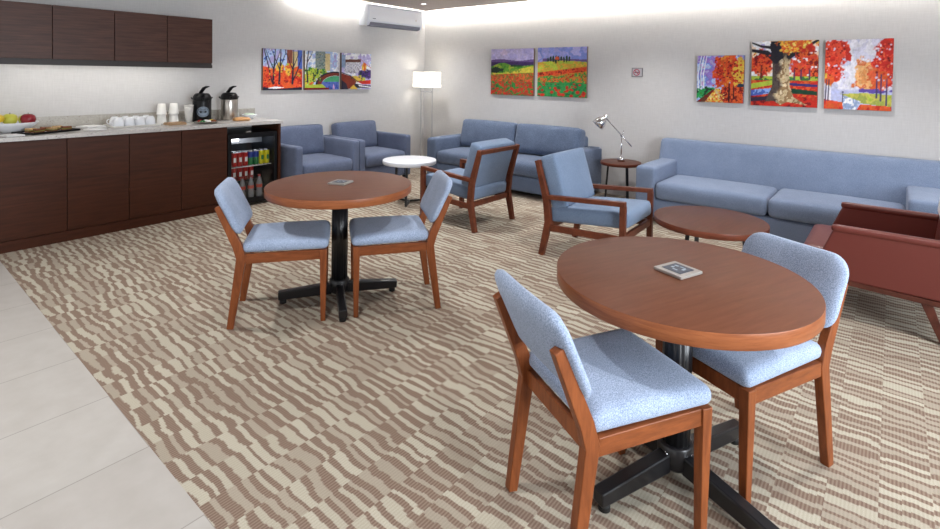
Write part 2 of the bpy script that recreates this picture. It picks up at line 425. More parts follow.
# ------------------------------------------------------------------ kitchen counter along the left wall
CT = .918
seams = [-5.814, -5.354, -4.894, -4.434, -3.986, -3.534]
base_lab = ['dark wood base cabinet beyond the left picture edge, at the counter end',
            'dark wood base cabinet at the left picture edge, below the fruit bowl and sandwich tray',
            'dark wood base cabinet below the white napkins, second door from the left edge',
            'dark wood base cabinet below the tray of upturned cups',
            'dark wood base cabinet directly left of the drinks fridge']
for i in range(5):
    if i == 0: continue
    a, b = seams[i], seams[i+1]
    t = thing('base_cabinet', base_lab[i], 'cabinet', (0, (a+b)/2, 0), 0, 'base cabinets under the counter')
    h = (b-a)/2
    MB().box(.005, .578, -h, h, 0.09, CT-.035).build('body', M['cab_dark'], t)
    MB().box(.05, .60, -h, h, 0, .088).build('plinth', M['cab_low'], t)
    MB().box(.58, .60, -h+.0025, h-.0025, .092, CT-.038, .0015).build('door', M['cab_low'], t)
a = seams[0]
t = thing('end_panel', 'dark wood panel closing the counter to the right of the drinks fridge', 'panel', (0, -2.945, 0))
MB().box(.005, .61, -.015, .015, 0, CT-.035, .001).build('board', M['cab_low'], t)
tag(MB().box(0, .65, -5.375, -2.925, -.034, 0, .003).build('countertop', M['granite'], None, (0.001, 0, CT)), 'long grey speckled granite countertop on dark wood cabinets', 'countertop')
tag(MB().box(0, .02, -5.375, -2.925, 0, .105, .002).build('backsplash', M['granite_grey'], None, (.001, 0, CT+.001)), 'low speckled granite upstand along the wall behind the counter', 'backsplash')

us = [-5.85, -5.39, -4.94, -4.478, -4.027, -3.582]
up_lab = ['', 'dark wood wall cabinet cut by the top left picture corner', 'dark wood wall cabinet above the white napkins, second from the left edge',
          'dark wood wall cabinet above the upturned cups', 'rightmost dark wood wall cabinet, the one nearest the bridge painting']
for i in range(1, 5):
    a, b = us[i], us[i+1]; h = (b-a)/2
    t = thing('wall_cabinet', up_lab[i], 'cabinet', (0, (a+b)/2, 1.53), 0, 'wall cabinets above the counter')
    MB().box(.002, .338, -h, h, .0, .475).build('body', M['cab_dark'], t)
    MB().box(.34, .36, -h+.0025, h-.0025, .018, .485, .0015).build('door', M['cab_up'], t)
    MB().box(.325, .352, -h, h, -.035, .0).build('light_rail', M['cab_dark'], t)
tag(MB().box(.29, .315, -5.3, -3.75, 1.521, 1.529).build('under_cabinet_light', M['led_under']), 'slim strip light under the dark wall cabinets', 'light')

# ------------------------------------------------------------------ drinks fridge
fx0, fx1, fy0, fy1 = .05, .605, -3.525, -2.968
FR = thing('drinks_fridge', 'black glass door drinks fridge at the right end of the counter', 'fridge', (0, 0, 0))
b_ = MB().use(M['black_plastic'])
b_.box(fx0, fx0+.03, fy0, fy1, .02, .80).box(fx0, .555, fy0, fy0+.03, .02, .80).box(fx0, .555, fy1-.03, fy1, .02, .80)
b_.box(fx0, .555, fy0, fy1, .02, .06).box(fx0, .555, fy0, fy1, .77, .80)
b_.use(M['fridge_in']).box(fx0+.03, fx0+.035, fy0+.03, fy1-.03, .06, .77)
b_.use(M['rubber'])
for yy in (fy0+.04, fy1-.04):
    for xx in (.1, .5): b_.cyl((xx, yy, 0), (xx, yy, .02), .015)
b_.build('body', M['black_plastic'], FR)
d_ = MB()
d_.box(.56, .60, fy0, fy0+.036, .03, .80, .004).box(.56, .60, fy1-.036, fy1, .03, .80, .004)
d_.box(.56, .60, fy0+.036, fy1-.036, .03, .085, .004).box(.56, .60, fy0+.036, fy1-.036, .745, .80, .004)
dr = d_.build('door', M['black_plastic'], FR)
MB().box(.575, .579, fy0+.036, fy1-.036, .085, .745).build('pane', M['glass'], dr)
MB().box(.59, .602, fy0+.19, fy0+.25, .805, .822, .002).build('badge', M['steel'], FR)
MB().box(.30, .34, fy0+.04, fy1-.04, .655, .735, .004).build('cooling_plate', M['fridge_panel'], FR)
MB().box(.345, .36, fy0+.15, fy0+.23, .685, .712, .004).build('lamp', M['led_small'], FR)
sh = MB()
for k in range(14): sh.cyl((.10, fy0+.045+k*.036, .424), (.53, fy0+.045+k*.036, .424), .003, n=8)
sh.cyl((.53, fy0+.035, .424), (.53, fy1-.035, .424), .005, n=8).cyl((.12, fy0+.035, .424), (.12, fy1-.035, .424), .005, n=8)
sh.build('shelf', M['c_white'], FR)

fl0 = bpy.data.lights.new('fridge_lamp_light', 'POINT'); fl0.energy = 1.6; fl0.color = (.95, .97, 1); fl0.shadow_soft_size = .03
flo = bpy.data.objects.new('fridge_lamp_light', fl0); C.objects.link(flo); flo.location = (.46, (fy0+fy1)/2, .72)
def can(x, y, z, body, top_band, label, group, mark=None):
    t = thing('drink_can', label, 'can', (x, y, z), random.random()*0, group)
    MB().lathe([(0, 0), (.024, 0), (.031, .008), (.031, .15 if not top_band else .085)]).build('body', body, t)
    if top_band: MB().lathe([(.0311, .085), (.0311, .15)]).build('band', top_band, t)
    MB().lathe([(.031, .15), (.026, .163), (.026, .167), (.022, .165), (0, .165)]).build('lid', M['c_top'], t)
    if mark: MB().box(.0305, .032, -.014, .014, .05, .10, .0004).build('emblem', mark, t)
    return t
cy = [fy0+.110+.0628*k for k in range(7)]
pos = ['leftmost', 'second', 'third']
for k in range(3): can(.49, cy[k], .4295, M['c_red'], None, '%s red soda can from the left on the fridge shelf' % pos[k], 'cans on the fridge shelf', M['c_white'])
for k in range(2): can(.49, cy[3+k], .4295, M['c_green'], M['c_blue'], '%s of two green and blue soda cans on the fridge shelf' % ['left', 'right'][k], 'cans on the fridge shelf')
for k in range(2): can(.49, cy[5+k], .4295, M['c_yellow'], None, '%s of two yellow soda cans on the fridge shelf' % ['left', 'right'][k], 'cans on the fridge shelf', M['c_green'])
ord_ = ['leftmost', 'second', 'middle', 'fourth', 'rightmost']
# lower level: a row of red cans on a rack at the back, bottles in front
rk = MB().box(.10, .34, fy0+.04, fy1-.04, .227, .232)
rk.box(.32, .34, fy0+.04, fy0+.055, .06, .227).box(.32, .34, fy1-.055, fy1-.04, .06, .227)
rk.box(.10, .12, fy0+.04, fy0+.055, .06, .227).box(.10, .12, fy1-.055, fy1-.04, .06, .227)
rk.build('rack', M['black_metal'], FR)
for k in range(5): can(.30, cy[0]+.02+k*.068, .2325, M['c_red'], None, '%s red can of the lower row behind the bottle tops in the fridge' % ord_[k], 'red cans in the lower fridge row', M['c_white'])
for k in range(4):
    t = thing('drink_bottle', '%s clear soda bottle with red cap and label in the bottom of the fridge' % ['leftmost', 'second', 'third', 'rightmost'][k], 'bottle', (.47, fy0+.12+k*.098, .0605), 0, 'bottles in the fridge')
    MB().lathe([(0, 0), (.028, 0), (.033, .01), (.033, .06), (.029, .08), (.033, .1), (.033, .14), (.026, .18), (.0135, .215), (.0135, .232)]).build('body', M['b_liquid'], t)
    MB().lathe([(.0335, .105), (.0335, .14)]).build('label', M['b_label'], t)
    MB().lathe([(.015, .226), (.0155, .247), (0, .248)], 16).build('cap', M['b_cap'], t)

# ------------------------------------------------------------------ things on the counter
Z0 = CT+.001
def fruit_bowl():
    t = thing('fruit_bowl', 'pale glazed bowl of fruit at the left end of the counter', 'bowl', (.215, -5.175, Z0))
    MB().lathe([(0, 0), (.07, 0), (.08, .006), (.15, .062), (.166, .084), (.163, .087), (.145, .07), (.075, .014), (0, .012)], 40).build('bowl', M['porcelain'], t)
fruit_bowl()
def apple(x, y, z, r, m, label):
    t = thing('apple', label, 'fruit', (x, y, z), 0, 'fruit in the bowl')
    MB().lathe([(0, r*.30), (r*.12, r*.12), (r*.4, 0), (r*.8, r*.35), (r, r*.95), (r*.86, r*1.5), (r*.5, r*1.78), (r*.2, r*1.72), (0, r*1.6)], 24).build('flesh', m, t)
    MB().cyl((0, 0, r*1.6), (.004, 0, r*2.0), .0025, n=8).build('stem', M['stem'], t)
def lemon(x, y, z, label, rz):
    t = tag(MB().lathe([(0, -.052), (.006, -.05), (.012, -.044), (.028, -.03), (.036, 0), (.028, .03), (.013, .044), (.006, .05), (0, .052)], 20, Euler((PI/2, 0, 0)).to_matrix().to_4x4()).build('lemon', M['lemon'], None, (x, y, z), rz), label, 'fruit', 'fruit in the bowl')
apple(.275, -5.09, Z0+.056, .055, M['red_apple'], 'dark red apple on the right side of the fruit bowl')
apple(.225, -5.20, Z0+.062, .053, M['green_apple'], 'yellow green apple in the middle of the fruit bowl, beside the red apple')
apple(.165, -5.095, Z0+.058, .045, M['green_apple'], 'yellow green apple behind the red apple in the fruit bowl')
lemon(.285, -5.285, Z0+.124, 'yellow lemon at the left picture edge in the fruit bowl', .4)
lemon(.16, -5.28, Z0+.122, 'yellow lemon farther back in the fruit bowl', -.3)

# sandwich tray: long edge runs (-.15,.30)
ang = math.atan2(.30, -.15)
tr = thing('serving_tray', 'white tray with dark rim holding toasted sandwiches', 'tray', (.395, -4.985, Z0), ang)
MB().box(-.19, .19, -.105, .105, 0, .008, .003).build('tray_base', M['white_gloss'], tr)
rm = MB()
rm.poly_path([(-.19, -.11, .009), (.19, -.11, .009)], .012, .018, (0, 1, 0)); rm.poly_path([(-.19, .11, .009), (.19, .11, .009)], .012, .018, (0, 1, 0))
rm.poly_path([(-.196, -.116, .009), (-.196, .116, .009)], .012, .018, (1, 0, 0)); rm.poly_path([(.196, -.116, .009), (.196, .116, .009)], .012, .018, (1, 0, 0))
rm.build('rim', M['black_plastic'], tr)
ca, sa = math.cos(ang), math.sin(ang)
sw_lab = ['front left', 'front middle', 'front right', 'back left', 'back middle', 'back right']
for k in range(6):
    lx = -.12+.115*(k % 3); ly = -.045+.085*(k//3)
    s_ = thing('sandwich', '%s toasted sandwich half on the serving tray' % sw_lab[k], 'sandwich', (.395+lx*ca-ly*sa, -4.985+lx*sa+ly*ca, Z0+.0085), ang+[.3, .5, .2, .4, .1, .6][k], 'sandwiches on the tray')
    tri = lambda z: [(-.05, -.03, z), (.05, -.03, z), (.005, .035, z)]
    MB().extrude(tri(0), (0, 0, .012), .003).build('lower_slice', M['bread'], s_)
    MB().extrude([(p[0]*1.02, p[1]*1.02, p[2]) for p in tri(.0125)], (0, 0, .006), .002).build('filling', M['lettuce'], s_)
    MB().extrude(tri(.019), (0, 0, .014), .003).build('upper_slice', M['bread'] if k % 2 == 0 else M['crust'], s_)
tag(MB().box(-.07, .07, -.06, .06, 0, .006, .002).box(-.066, .066, -.056, .06, .0065, .011, .002).build('napkin_stack', M['paper'], None, (.545, -5.24, Z0), .25), 'white folded napkins left of the sandwich tray, by the fruit bowl', 'napkins')
nt_ = MB()
for k in range(5): nt_.box(-.085+.002*k, .085-.001*k, -.085, .085-.002*k, k*.004, k*.004+.0035, .001)
tag(nt_.build('napkin_stack', M['paper'], None, (.21, -4.625, Z0), .35), 'stack of flat white napkins between the sandwich tray and the upturned cups', 'napkins')
nt_ = MB()
for k in range(3): nt_.box(-.06, .06, -.07+.002*k, .07, k*.003, k*.003+.0025, .001)
tag(nt_.build('napkin_stack', M['paper'], None, (.44, -4.655, Z0), .15), 'thin pile of white napkins at the counter front before the taller napkin stack', 'napkins')

# cup tray
ct = thing('cup_tray', 'shallow pale tray carrying upturned white cups', 'tray', (.25, -4.30, Z0), 0)
MB().box(-.15, .15, -.19, .19, 0, .006, .002).build('tray_base', M['white_gloss'], ct)
rm = MB()
for sgn in (-1, 1):
    rm.poly_path([(sgn*.155, -.2, .008), (sgn*.155, .2, .008)], .010, .016, (1, 0, 0)); rm.poly_path([(-.15, sgn*.195, .008), (.15, sgn*.195, .008)], .010, .016, (0, 1, 0))
rm.build('rim', M['translucent'], ct)
cup0 = None
rows = ['front', 'back']; cols = ['leftmost', 'second', 'third', 'rightmost']
for rr in range(2):
    for cc in range(4):
        lab = '%s upturned white cup in the %s row on the cup tray' % (cols[cc], rows[rr])
        x, y = .32-.12*rr, -4.435+.09*cc
        if cup0 is None:
            cup0 = thing('coffee_cup', lab, 'cup', (x, y, Z0+.0065), -PI/2, 'upturned cups on the tray'); cup0.scale = (1.08, 1.08, 1.15)
            MB().lathe([(.040, 0), (.041, .002), (.038, .04), (.030, .068), (.022, .072), (.022, .076), (0, .074)], 28).build('bowl', M['porcelain'], cup0)
            hd = MB(); pr = None
            for k in range(9):
                a_ = -PI/2+PI*k/8; p = (.037+.022*math.cos(a_), 0, .036+.02*math.sin(a_))
                if pr: hd.cyl(pr, p, .004, n=8)
                pr = p
            hd.build('handle', M['porcelain'], cup0)
        else: dup(cup0, (x, y, Z0+.0065), -PI/2 if cc == 0 else PI*.95, lab)

# inverted foam cup stacks
fc0 = None
for si, y in enumerate((-4.022, -3.907)):
    for k in range(2):
        lab = '%s white foam cup of the %s inverted stack on the counter' % (['bottom', 'top'][k], ['left', 'right'][si])
        if fc0 is None:
            fc0 = thing('foam_cup', lab, 'cup', (.20, y, Z0), 0, 'inverted foam cup stacks')
            MB().lathe([(.046, 0), (.048, .003), (.046, .006), (.035, .112), (0, .112)], 28).build('cup', M['foam'], fc0)
            MB().lathe([(.0465, .004), (.049, .006), (.0465, .010)], 28).build('rim', M['foam'], fc0)
        else: dup(fc0, (.20, y, Z0+.092*k), 0, lab)
tag(MB().box(-.06, .06, -.085, .085, 0, .018, .003).box(-.055, .055, -.08, .08, .0185, .024, .002).build('napkin_box', M['wood_box'], None, (.40, -3.97, Z0), .1), 'flat pale brown wooden box in front of the foam cup stacks', 'box')
tc_ = thing('clear_cup_stack', 'tall stack of frosted plastic cups left of the black airpot', 'cups', (.24, -3.775, Z0))
MB().lathe([(0, 0), (.026, 0), (.042, .13), (.0435, .165), (.041, .165), (.03, .1), (0, .098)], 28).build('outer_cup', M['translucent'], tc_)
MB().lathe([(.0415, .166), (.0455, .172), (.0465, .184), (.0445, .186), (.038, .166)], 28).build('rim', M['translucent'], tc_)

def airpot(loc, body_m, label, badge):
    t = thing('airpot', label, 'airpot', loc, -.28); t.scale = (1.12, 1.12, .99)
    MB().lathe([(0, 0), (.078, 0), (.081, .006), (.081, .225), (.079, .232)], 40).build('body', body_m, t)
    MB().lathe([(.0795, .2325), (.083, .24), (.083, .258), (.072, .288), (.06, .305), (.045, .31), (0, .31)], 40).build('lid', M['black_plastic'], t)
    # pump lever rising from the lid towards the user
    MB().poly_path([(-.02, -.012, .312), (.008, .0, .338), (.022, .014, .366), (.048, .042, .384)], [.03, .03, .034, .036], [.02, .02, .016, .012]).build('pump_lever', M['black_plastic'], t)
    sp = MB().poly_path([(.07, 0, .262), (.105, 0, .258), (.118, 0, .236)], .02, [.022, .02, .014]); sp.build('spout', M['black_plastic'], t)
    hd = MB(); pr = None
    for k in range(13):
        a_ = PI*k/12; p = (-.012-.045*math.sin(a_), .09*math.cos(a_), .262-.035*math.sin(a_))
        if pr: hd.cyl(pr, p, .006, n=8)
        pr = p
    hd.build('carry_handle', M['black_plastic'], t)
    if badge:
        bd = MB()
        def curved(rad, z0, off, seg, m):     # round emblem wrapped on the body
            bd.use(m); tt = bmesh.new(); ring = [tt.verts.new((0, 0, 0))]
            for k in range(seg): ring.append(tt.verts.new((0, rad*math.cos(2*PI*k/seg), rad*math.sin(2*PI*k/seg))))
            for k in range(seg): tt.faces.new([ring[0], ring[1+k], ring[1+(k+1) % seg]])
            for v in tt.verts:
                th = v.co.y/.081; v.co = Vector((math.cos(th)*(.081+off), math.sin(th)*(.081+off), z0+v.co.z))
            bd.add(tt)
        curved(.056, .11, .001, 32, M['badge']); curved(.047, .11, .0016, 32, M['badge_dark']); curved(.043, .11, .0022, 32, M['badge'])
        bd.use(M['badge_dark'])
        for (z, w) in ((.128, .026), (.112, .034), (.097, .024)):
            for k in range(5):
                th0 = (-w+2*w*k/5)/.081; th1 = th0+2*w/5*.7/.081
                r1 = .0842
                bd.hexa([(math.cos(th0)*r1, math.sin(th0)*r1, z), (math.cos(th1)*r1, math.sin(th1)*r1, z), (math.cos(th1)*.083, math.sin(th1)*.083, z), (math.cos(th0)*.083, math.sin(th0)*.083, z)],
                        [(math.cos(th0)*r1, math.sin(th0)*r1, z+.009), (math.cos(th1)*r1, math.sin(th1)*r1, z+.009), (math.cos(th1)*.083, math.sin(th1)*.083, z+.009), (math.cos(th0)*.083, math.sin(th0)*.083, z+.009)])
        bd.build('emblem', M['badge'], t)
airpot((.22, -3.63, Z0), M['black_plastic'], 'black airpot coffee flask with round grey emblem', True)
airpot((.20, -3.325, Z0), M['steel'], 'brushed steel airpot flask with black lid', False)
pl = thing('condiment_plate', 'small plate of sugar and tea sachets before the black airpot', 'plate', (.445, -3.675, Z0))
MB().lathe([(0, 0), (.08, 0), (.105, .010), (.120, .020), (.118, .022), (.102, .006), (0, .005)], 36).build('plate', M['steel'], pl)
scol = [('red', M['c_red']), ('white', M['paper']), ('green', M['c_green']), ('white', M['paper']), ('yellow', M['lemon']), ('brown', M['bread'])]
spos = [(-.026, -.058, .05), (-.026, .0, -.06), (.026, -.058, -.05), (.026, .0, .06), (-.026, .058, .04), (.026, .058, -.08)]
slab = ['red sugar sachet at the left of the condiment plate', 'white sachet at the back left of the condiment plate', 'green tea sachet at the front left of the condiment plate',
        'white sachet at the front middle of the condiment plate', 'pale yellow sachet at the back right of the condiment plate', 'brown sachet at the right of the condiment plate']
for (n_, m_), (dx, dy, rz), lb in zip(scol, spos, slab):
    tag(MB().soft(-.020, .020, -.025, .025, 0, .022, .010, (0, 0, 0, 0, 0, .004), (6, 6, 3)).build('sachet', m_, None, (.445+dx, -3.675+dy, Z0+.0085), rz), lb, 'sachet', 'sachets on the condiment plate')
tag(MB().soft(-.05, .05, -.085, .085, 0, .032, .016, (0, 0, 0, 0, 0, .008), (8, 10, 4)).build('biscuit_bag', M['snack'], None, (.40, -3.285, Z0), -.15), 'golden brown bag of biscuits in front of the steel airpot', 'snack')
wb = thing('mint_bowl', 'small white bowl of pale mints right of the steel airpot', 'bowl', (.22, -3.10, Z0))
MB().lathe([(0, 0), (.035, 0), (.04, .004), (.075, .04), (.082, .05), (.079, .051), (.04, .012), (0, .01)], 32).build('bowl', M['porcelain'], wb)
tag(MB().lathe([(0, .013), (.035, .02), (.068, .046), (.045, .062), (0, .066)], 20).build('mints', M['mint'], None, (.22, -3.10, Z0)), 'heap of pale green wrapped mints in the small white bowl', 'mints')['kind'] = 'stuff'
tag(MB().box(-.06, .06, -.005, .005, 0, .075, .002).build('menu_card', M['translucent'], None, (.09, -3.215, Z0), .5), 'small clear card stand behind the steel airpot', 'card')

# ------------------------------------------------------------------ air conditioner
ac = thing('air_conditioner', 'white split air conditioner high on the left wall by the corner', 'air conditioner', (0, -.81, 2.165))
prof = [(.004, .0), (.12, -.012), (.175, .0), (.2, .05), (.205, .15), (.2, .27), (.185, .297), (.004, .30)]
MB().extrude([(x, -.545, z) for x, z in prof], (0, 1.09, 0), .006).build('housing', M['ac_side'], ac)
MB().extrude([(x, -.52, z) for x, z in [(.2012, .066), (.2075, .15), (.2025, .262), (.1975, .264), (.1975, .066)]], (0, 1.04, 0), .002).build('front_panel', M['white_plastic'], ac)
lv = MB().extrude([(x, -.5, z) for x, z in [(.128, -.014), (.178, -.003), (.199, .04), (.206, .038), (.188, -.008), (.13, -.02)]], (0, 1.0, 0))
lv.build('outlet', M['dark_slot'], ac)
fl = MB()
for z, x in ((.0, .186), (.022, .1955)): fl.poly_path([(x, -.49, z), (x, .49, z)], .014, .004, (.5, 0, .8))
fl.build('flap', M['ac_side'], ac)
MB().box(.2065, .2085, -.46, -.405, .085, .094).build('maker_mark', M['dark_slot'], ac)
MB().box(.2065, .2085, .39, .415, .12, .145, .0005).build('display', M['c_white'], ac)

# ------------------------------------------------------------------ paintings (each a canvas with its own painted picture)
NP = 110
YY, XX = np.mgrid[0:NP+1, 0:NP+1]/NP            # YY up
def c3(r, g, b): return np.array(lin(r, g, b)[:3])
class Art:
    def __init__(s, seed): s.a = np.ones((NP+1, NP+1, 3))*.5; s.r = np.random.RandomState(seed)
    def nz(s, cells, oct_=3):
        out = np.zeros_like(XX); amp = 1; tot = 0
        for o in range(oct_):
            k = cells*2**o; g = s.r.rand(k+2, k+2); fx = XX*k; fy = YY*k; i = fx.astype(int); j = fy.astype(int); u = fx-i; v = fy-j
            u = u*u*(3-2*u); v = v*v*(3-2*v)
            out += amp*((g[j, i]*(1-u)+g[j, i+1]*u)*(1-v)+(g[j+1, i]*(1-u)+g[j+1, i+1]*u)*v); tot += amp; amp *= .55
        return out/tot
    def mix(s, mask, c):
        mask = np.clip(mask, 0, 1)[..., None]; s.a = s.a*(1-mask)+np.array(c)*mask
    def mottle(s, mask, cols, cells=10):
        n = s.nz(int(cells*1.7), 3); n = (n-n.min())/(n.max()-n.min()+1e-9); k = len(cols)
        idx = np.clip((n**1.0*k*1.05-.02*k).astype(int), 0, k-1); s.mix(mask, np.array(cols)[idx])
    def poly(s, pts, soft=.006):
        """mask of a polygon (signed distance by crossing test, hard edge)"""
        ins = np.zeros(XX.shape, bool); n = len(pts)
        for i in range(n):
            (x0, y0), (x1, y1) = pts[i], pts[(i+1) % n]
            c = ((y0 > YY) != (y1 > YY)); xi = (x1-x0)*(YY-y0)/((y1-y0) if abs(y1-y0) > 1e-9 else 1e-9)+x0
            ins ^= c & (XX < xi)
        return ins.astype(float)
    def seg(s, p, q, w0, w1=None):
        w1 = w0 if w1 is None else w1; dx, dy = q[0]-p[0], q[1]-p[1]; L = dx*dx+dy*dy+1e-12
        t = np.clip(((XX-p[0])*dx+(YY-p[1])*dy)/L, 0, 1); d = np.hypot(XX-p[0]-t*dx, YY-p[1]-t*dy)
        return np.clip((w0+(w1-w0)*t-d)/.008+.5, 0, 1)
    def line(s, pts, w0, w1, c):
        n = len(pts)-1
        for i in range(n): s.mix(s.seg(pts[i], pts[i+1], w0+(w1-w0)*i/n, w0+(w1-w0)*(i+1)/n), c)
    def blob(s, x, y, rx, ry, rag=.5, cells=14):
        n = s.nz(cells, 3); d = np.sqrt(((XX-x)/rx)**2+((YY-y)/ry)**2)
        return np.clip((1+rag*(n-.5)*2-d)/.12, 0, 1)
    def dots(s, n, box, r, cols, grow=0, flat=.8):
        for k in range(n):
            x = box[0]+(box[1]-box[0])*s.r.rand(); y = box[2]+(box[3]-box[2])*s.r.rand(); rr = r*(.6+.8*s.r.rand())*(1+grow*(box[3]-y)/(box[3]-box[2]+1e-9))
            d = np.sqrt(((XX-x)/rr)**2+((YY-y)/(rr*flat))**2); s.mix(np.clip((1-d)/.35, 0, 1), cols[s.r.randint(len(cols))])
    def finish(s): s.a = np.clip(s.a*(.62+.36*s.nz(16, 2)+.40*s.nz(52, 2))[..., None], 0, 1); return s.a

red, dred, orange, yellow = c3(192, 44, 32), c3(118, 24, 26), c3(212, 92, 42), c3(222, 182, 70)
navy, lav, blue, sky = c3(34, 32, 52), c3(176, 168, 214), c3(70, 96, 176), c3(176, 198, 232)
green, dgreen, lime, white, brown, tan = c3(58, 128, 58), c3(26, 62, 44), c3(170, 190, 66), c3(236, 236, 240), c3(96, 54, 36), c3(210, 190, 142)

def art_park_trees():
    A = Art(1); A.mix(np.ones_like(XX), sky); A.mottle(np.ones_like(XX), [blue, sky, lav, white], 5)
    A.mix(A.poly([(.6, .45), (.6, 1), (.74, 1), (.74, .45)]), c3(134, 76, 62)); A.mix(A.poly([(.74, .5), (.74, .96), (.88, .96), (.88, .5)]), tan)
    A.mix(A.poly([(.88, .4), (.88, 1), (1, 1), (1, .4)]), blue)
    A.mottle(np.clip(((.58-.1*XX+.12*(A.nz(8)-.5))-YY)/.05, 0, 1), [dred, red, c3(224, 84, 44), orange, red], 8)
    A.mottle(A.blob(.66, .5, .14, .16), [yellow, orange, lime], 7); A.mottle(A.blob(.85, .44, .14, .14), [yellow, orange, red], 7)
    A.mottle(A.blob(.42, .55, .1, .13), [lime, yellow, orange], 7)
    for (x, t) in ((.25, 1), (.40, .9), (.74, .8)):
        A.line([(x, .16), (x+.01, .45), (x+.03, .7), (x+.1*(t-.5), 1)], .028, .010, navy)
        A.line([(x+.01, .5), (x-.12, .8), (x-.2, 1)], .014, .006, navy); A.line([(x+.02, .55), (x+.14, .85), (x+.17, 1)], .012, .005, navy)
    A.line([(.02, 1), (.12, .62), (.22, .2)], .012, .016, navy); A.line([(.74, .2), (.88, .5), (1, .9)], .02, .008, navy)
    A.dots(60, (0, 1, .12, .5), .022, [dred, red, c3(224, 110, 60), c3(70, 24, 30)]); A.dots(24, (.1, 1, .35, .65), .02, [yellow, orange, c3(90, 130, 70)])
    A.mix(A.poly([(0, .0), (0, .08), (.4, .03), (1, .07), (1, 0)]), navy); A.mix(A.poly([(.1, .05), (.3, .09), (.55, .06), (.3, .03)]), white)
    return A.finish()
def art_bridge_left():
    A = Art(2); A.mottle(np.ones_like(XX), [lav, sky, white, c3(206, 206, 214)], 5)
    A.mottle(A.poly([(.3, .5), (.3, 1), (.58, 1), (.58, .5)]), [c3(96, 116, 116), c3(140, 152, 146), c3(112, 128, 140)], 14)
    A.mix(A.poly([(.58, .5), (.58, .95), (.72, .95), (.72, .5)]), tan)
    A.mottle(A.blob(.22, .42, .26, .16), [green, lime, dgreen], 7); A.mottle(A.blob(.1, .25, .2, .14), [yellow, lime, orange], 7); A.mottle(A.blob(.5, .46, .14, .08), [green, lime], 7)
    A.mottle(A.poly([(.3, .12), (.5, .2), (1, .25), (1, 0), (.6, 0)]), [blue, c3(90, 110, 190), c3(60, 80, 160)], 8)
    d = np.hypot((XX-.88)/.56, (YY-.1)/.36); A.mix(((d < 1) & (d > .74) & (XX > .3)).astype(float), c3(120, 50, 34))
    A.mix((np.abs(d-1) < .05).astype(float)*(XX > .3), navy); A.mix(((d < .72) & (YY > .2)).astype(float), c3(80, 168, 120))
    A.mix(A.poly([(0, .02), (0, .12), (.5, .14), (.62, .04), (.3, 0), (0, 0)]), lime); A.mix(A.poly([(0, 0), (0, .05), (.7, .05), (.7, 0)]), dred)
    A.dots(40, (.0, .5, .2, .5), .024, [dgreen, green, lime, yellow, brown]); A.dots(30, (.35, .6, .5, .95), .012, [c3(80, 96, 100), tan, navy])
    A.line([(.08, .2), (.05, .6), (.1, 1)], .022, .012, navy); A.line([(.06, .7), (.16, .86), (.22, 1)], .012, .006, navy)
    A.mix(A.seg((.84, .03), (.83, .14), .03, .008), c3(214, 170, 206))
    return A.finish()
def art_bridge_right():
    A = Art(3); A.mottle(np.ones_like(XX), [lav, c3(190, 180, 220), white, sky], 5)
    A.mottle(A.poly([(.1, .45), (.1, .78), (.62, .78), (.62, .45)]), [c3(150, 150, 176), c3(210, 208, 214), c3(130, 120, 130)], 22)
    A.mix(A.poly([(.0, .74), (.0, .82), (.64, .84), (.64, .76)]), c3(104, 66, 56)); A.mix(A.poly([(0, .6), (0, .95), (.12, .95), (.12, .6)]), c3(140, 160, 190))
    A.mottle(A.blob(.82, .42, .28, .13), [navy, c3(70, 40, 110), c3(44, 30, 84)], 7); A.mottle(A.blob(.76, .62, .08, .14), [orange, yellow], 8)
    A.mottle(A.blob(.5, .28, .3, .1), [lime, yellow, green], 8)
    A.mix(A.poly([(0, .44), (.3, .36), (.5, .22), (.4, .04), (.2, 0), (.0, 0)]), c3(126, 48, 32)); A.line([(0, .46), (.28, .38), (.5, .24)], .012, .012, navy)
    A.mix(A.poly([(0, .26), (.16, .16), (.22, 0), (0, 0)]), navy)
    A.mix(A.poly([(.5, .22), (1, .26), (1, .14), (.7, .14)]), red); A.mix(A.poly([(.45, .16), (.7, .12), (1, .1), (1, .02), (.4, .04)]), navy)
    A.mix(A.poly([(.55, .12), (1, .06), (1, .03), (.6, .08)]), white); A.mix(A.poly([(.3, .05), (.4, .12), (.55, 0), (.3, 0)]), yellow)
    A.dots(30, (.55, 1, .32, .5), .022, [navy, c3(90, 60, 140), c3(50, 40, 100), dgreen]); A.dots(16, (.3, .7, .2, .34), .02, [brown, dgreen, yellow])
    A.line([(1, .6), (.8, .72), (.62, .86)], .008, .004, orange)
    return A.finish()
def poppies(A):
    A.dots(46, (0, 1, .28, .46), .016, [red, dred, c3(214, 72, 48)], .5, .5)
    A.dots(38, (0, 1, .02, .28), .022, [red, c3(206, 50, 40), red], .9, .8)
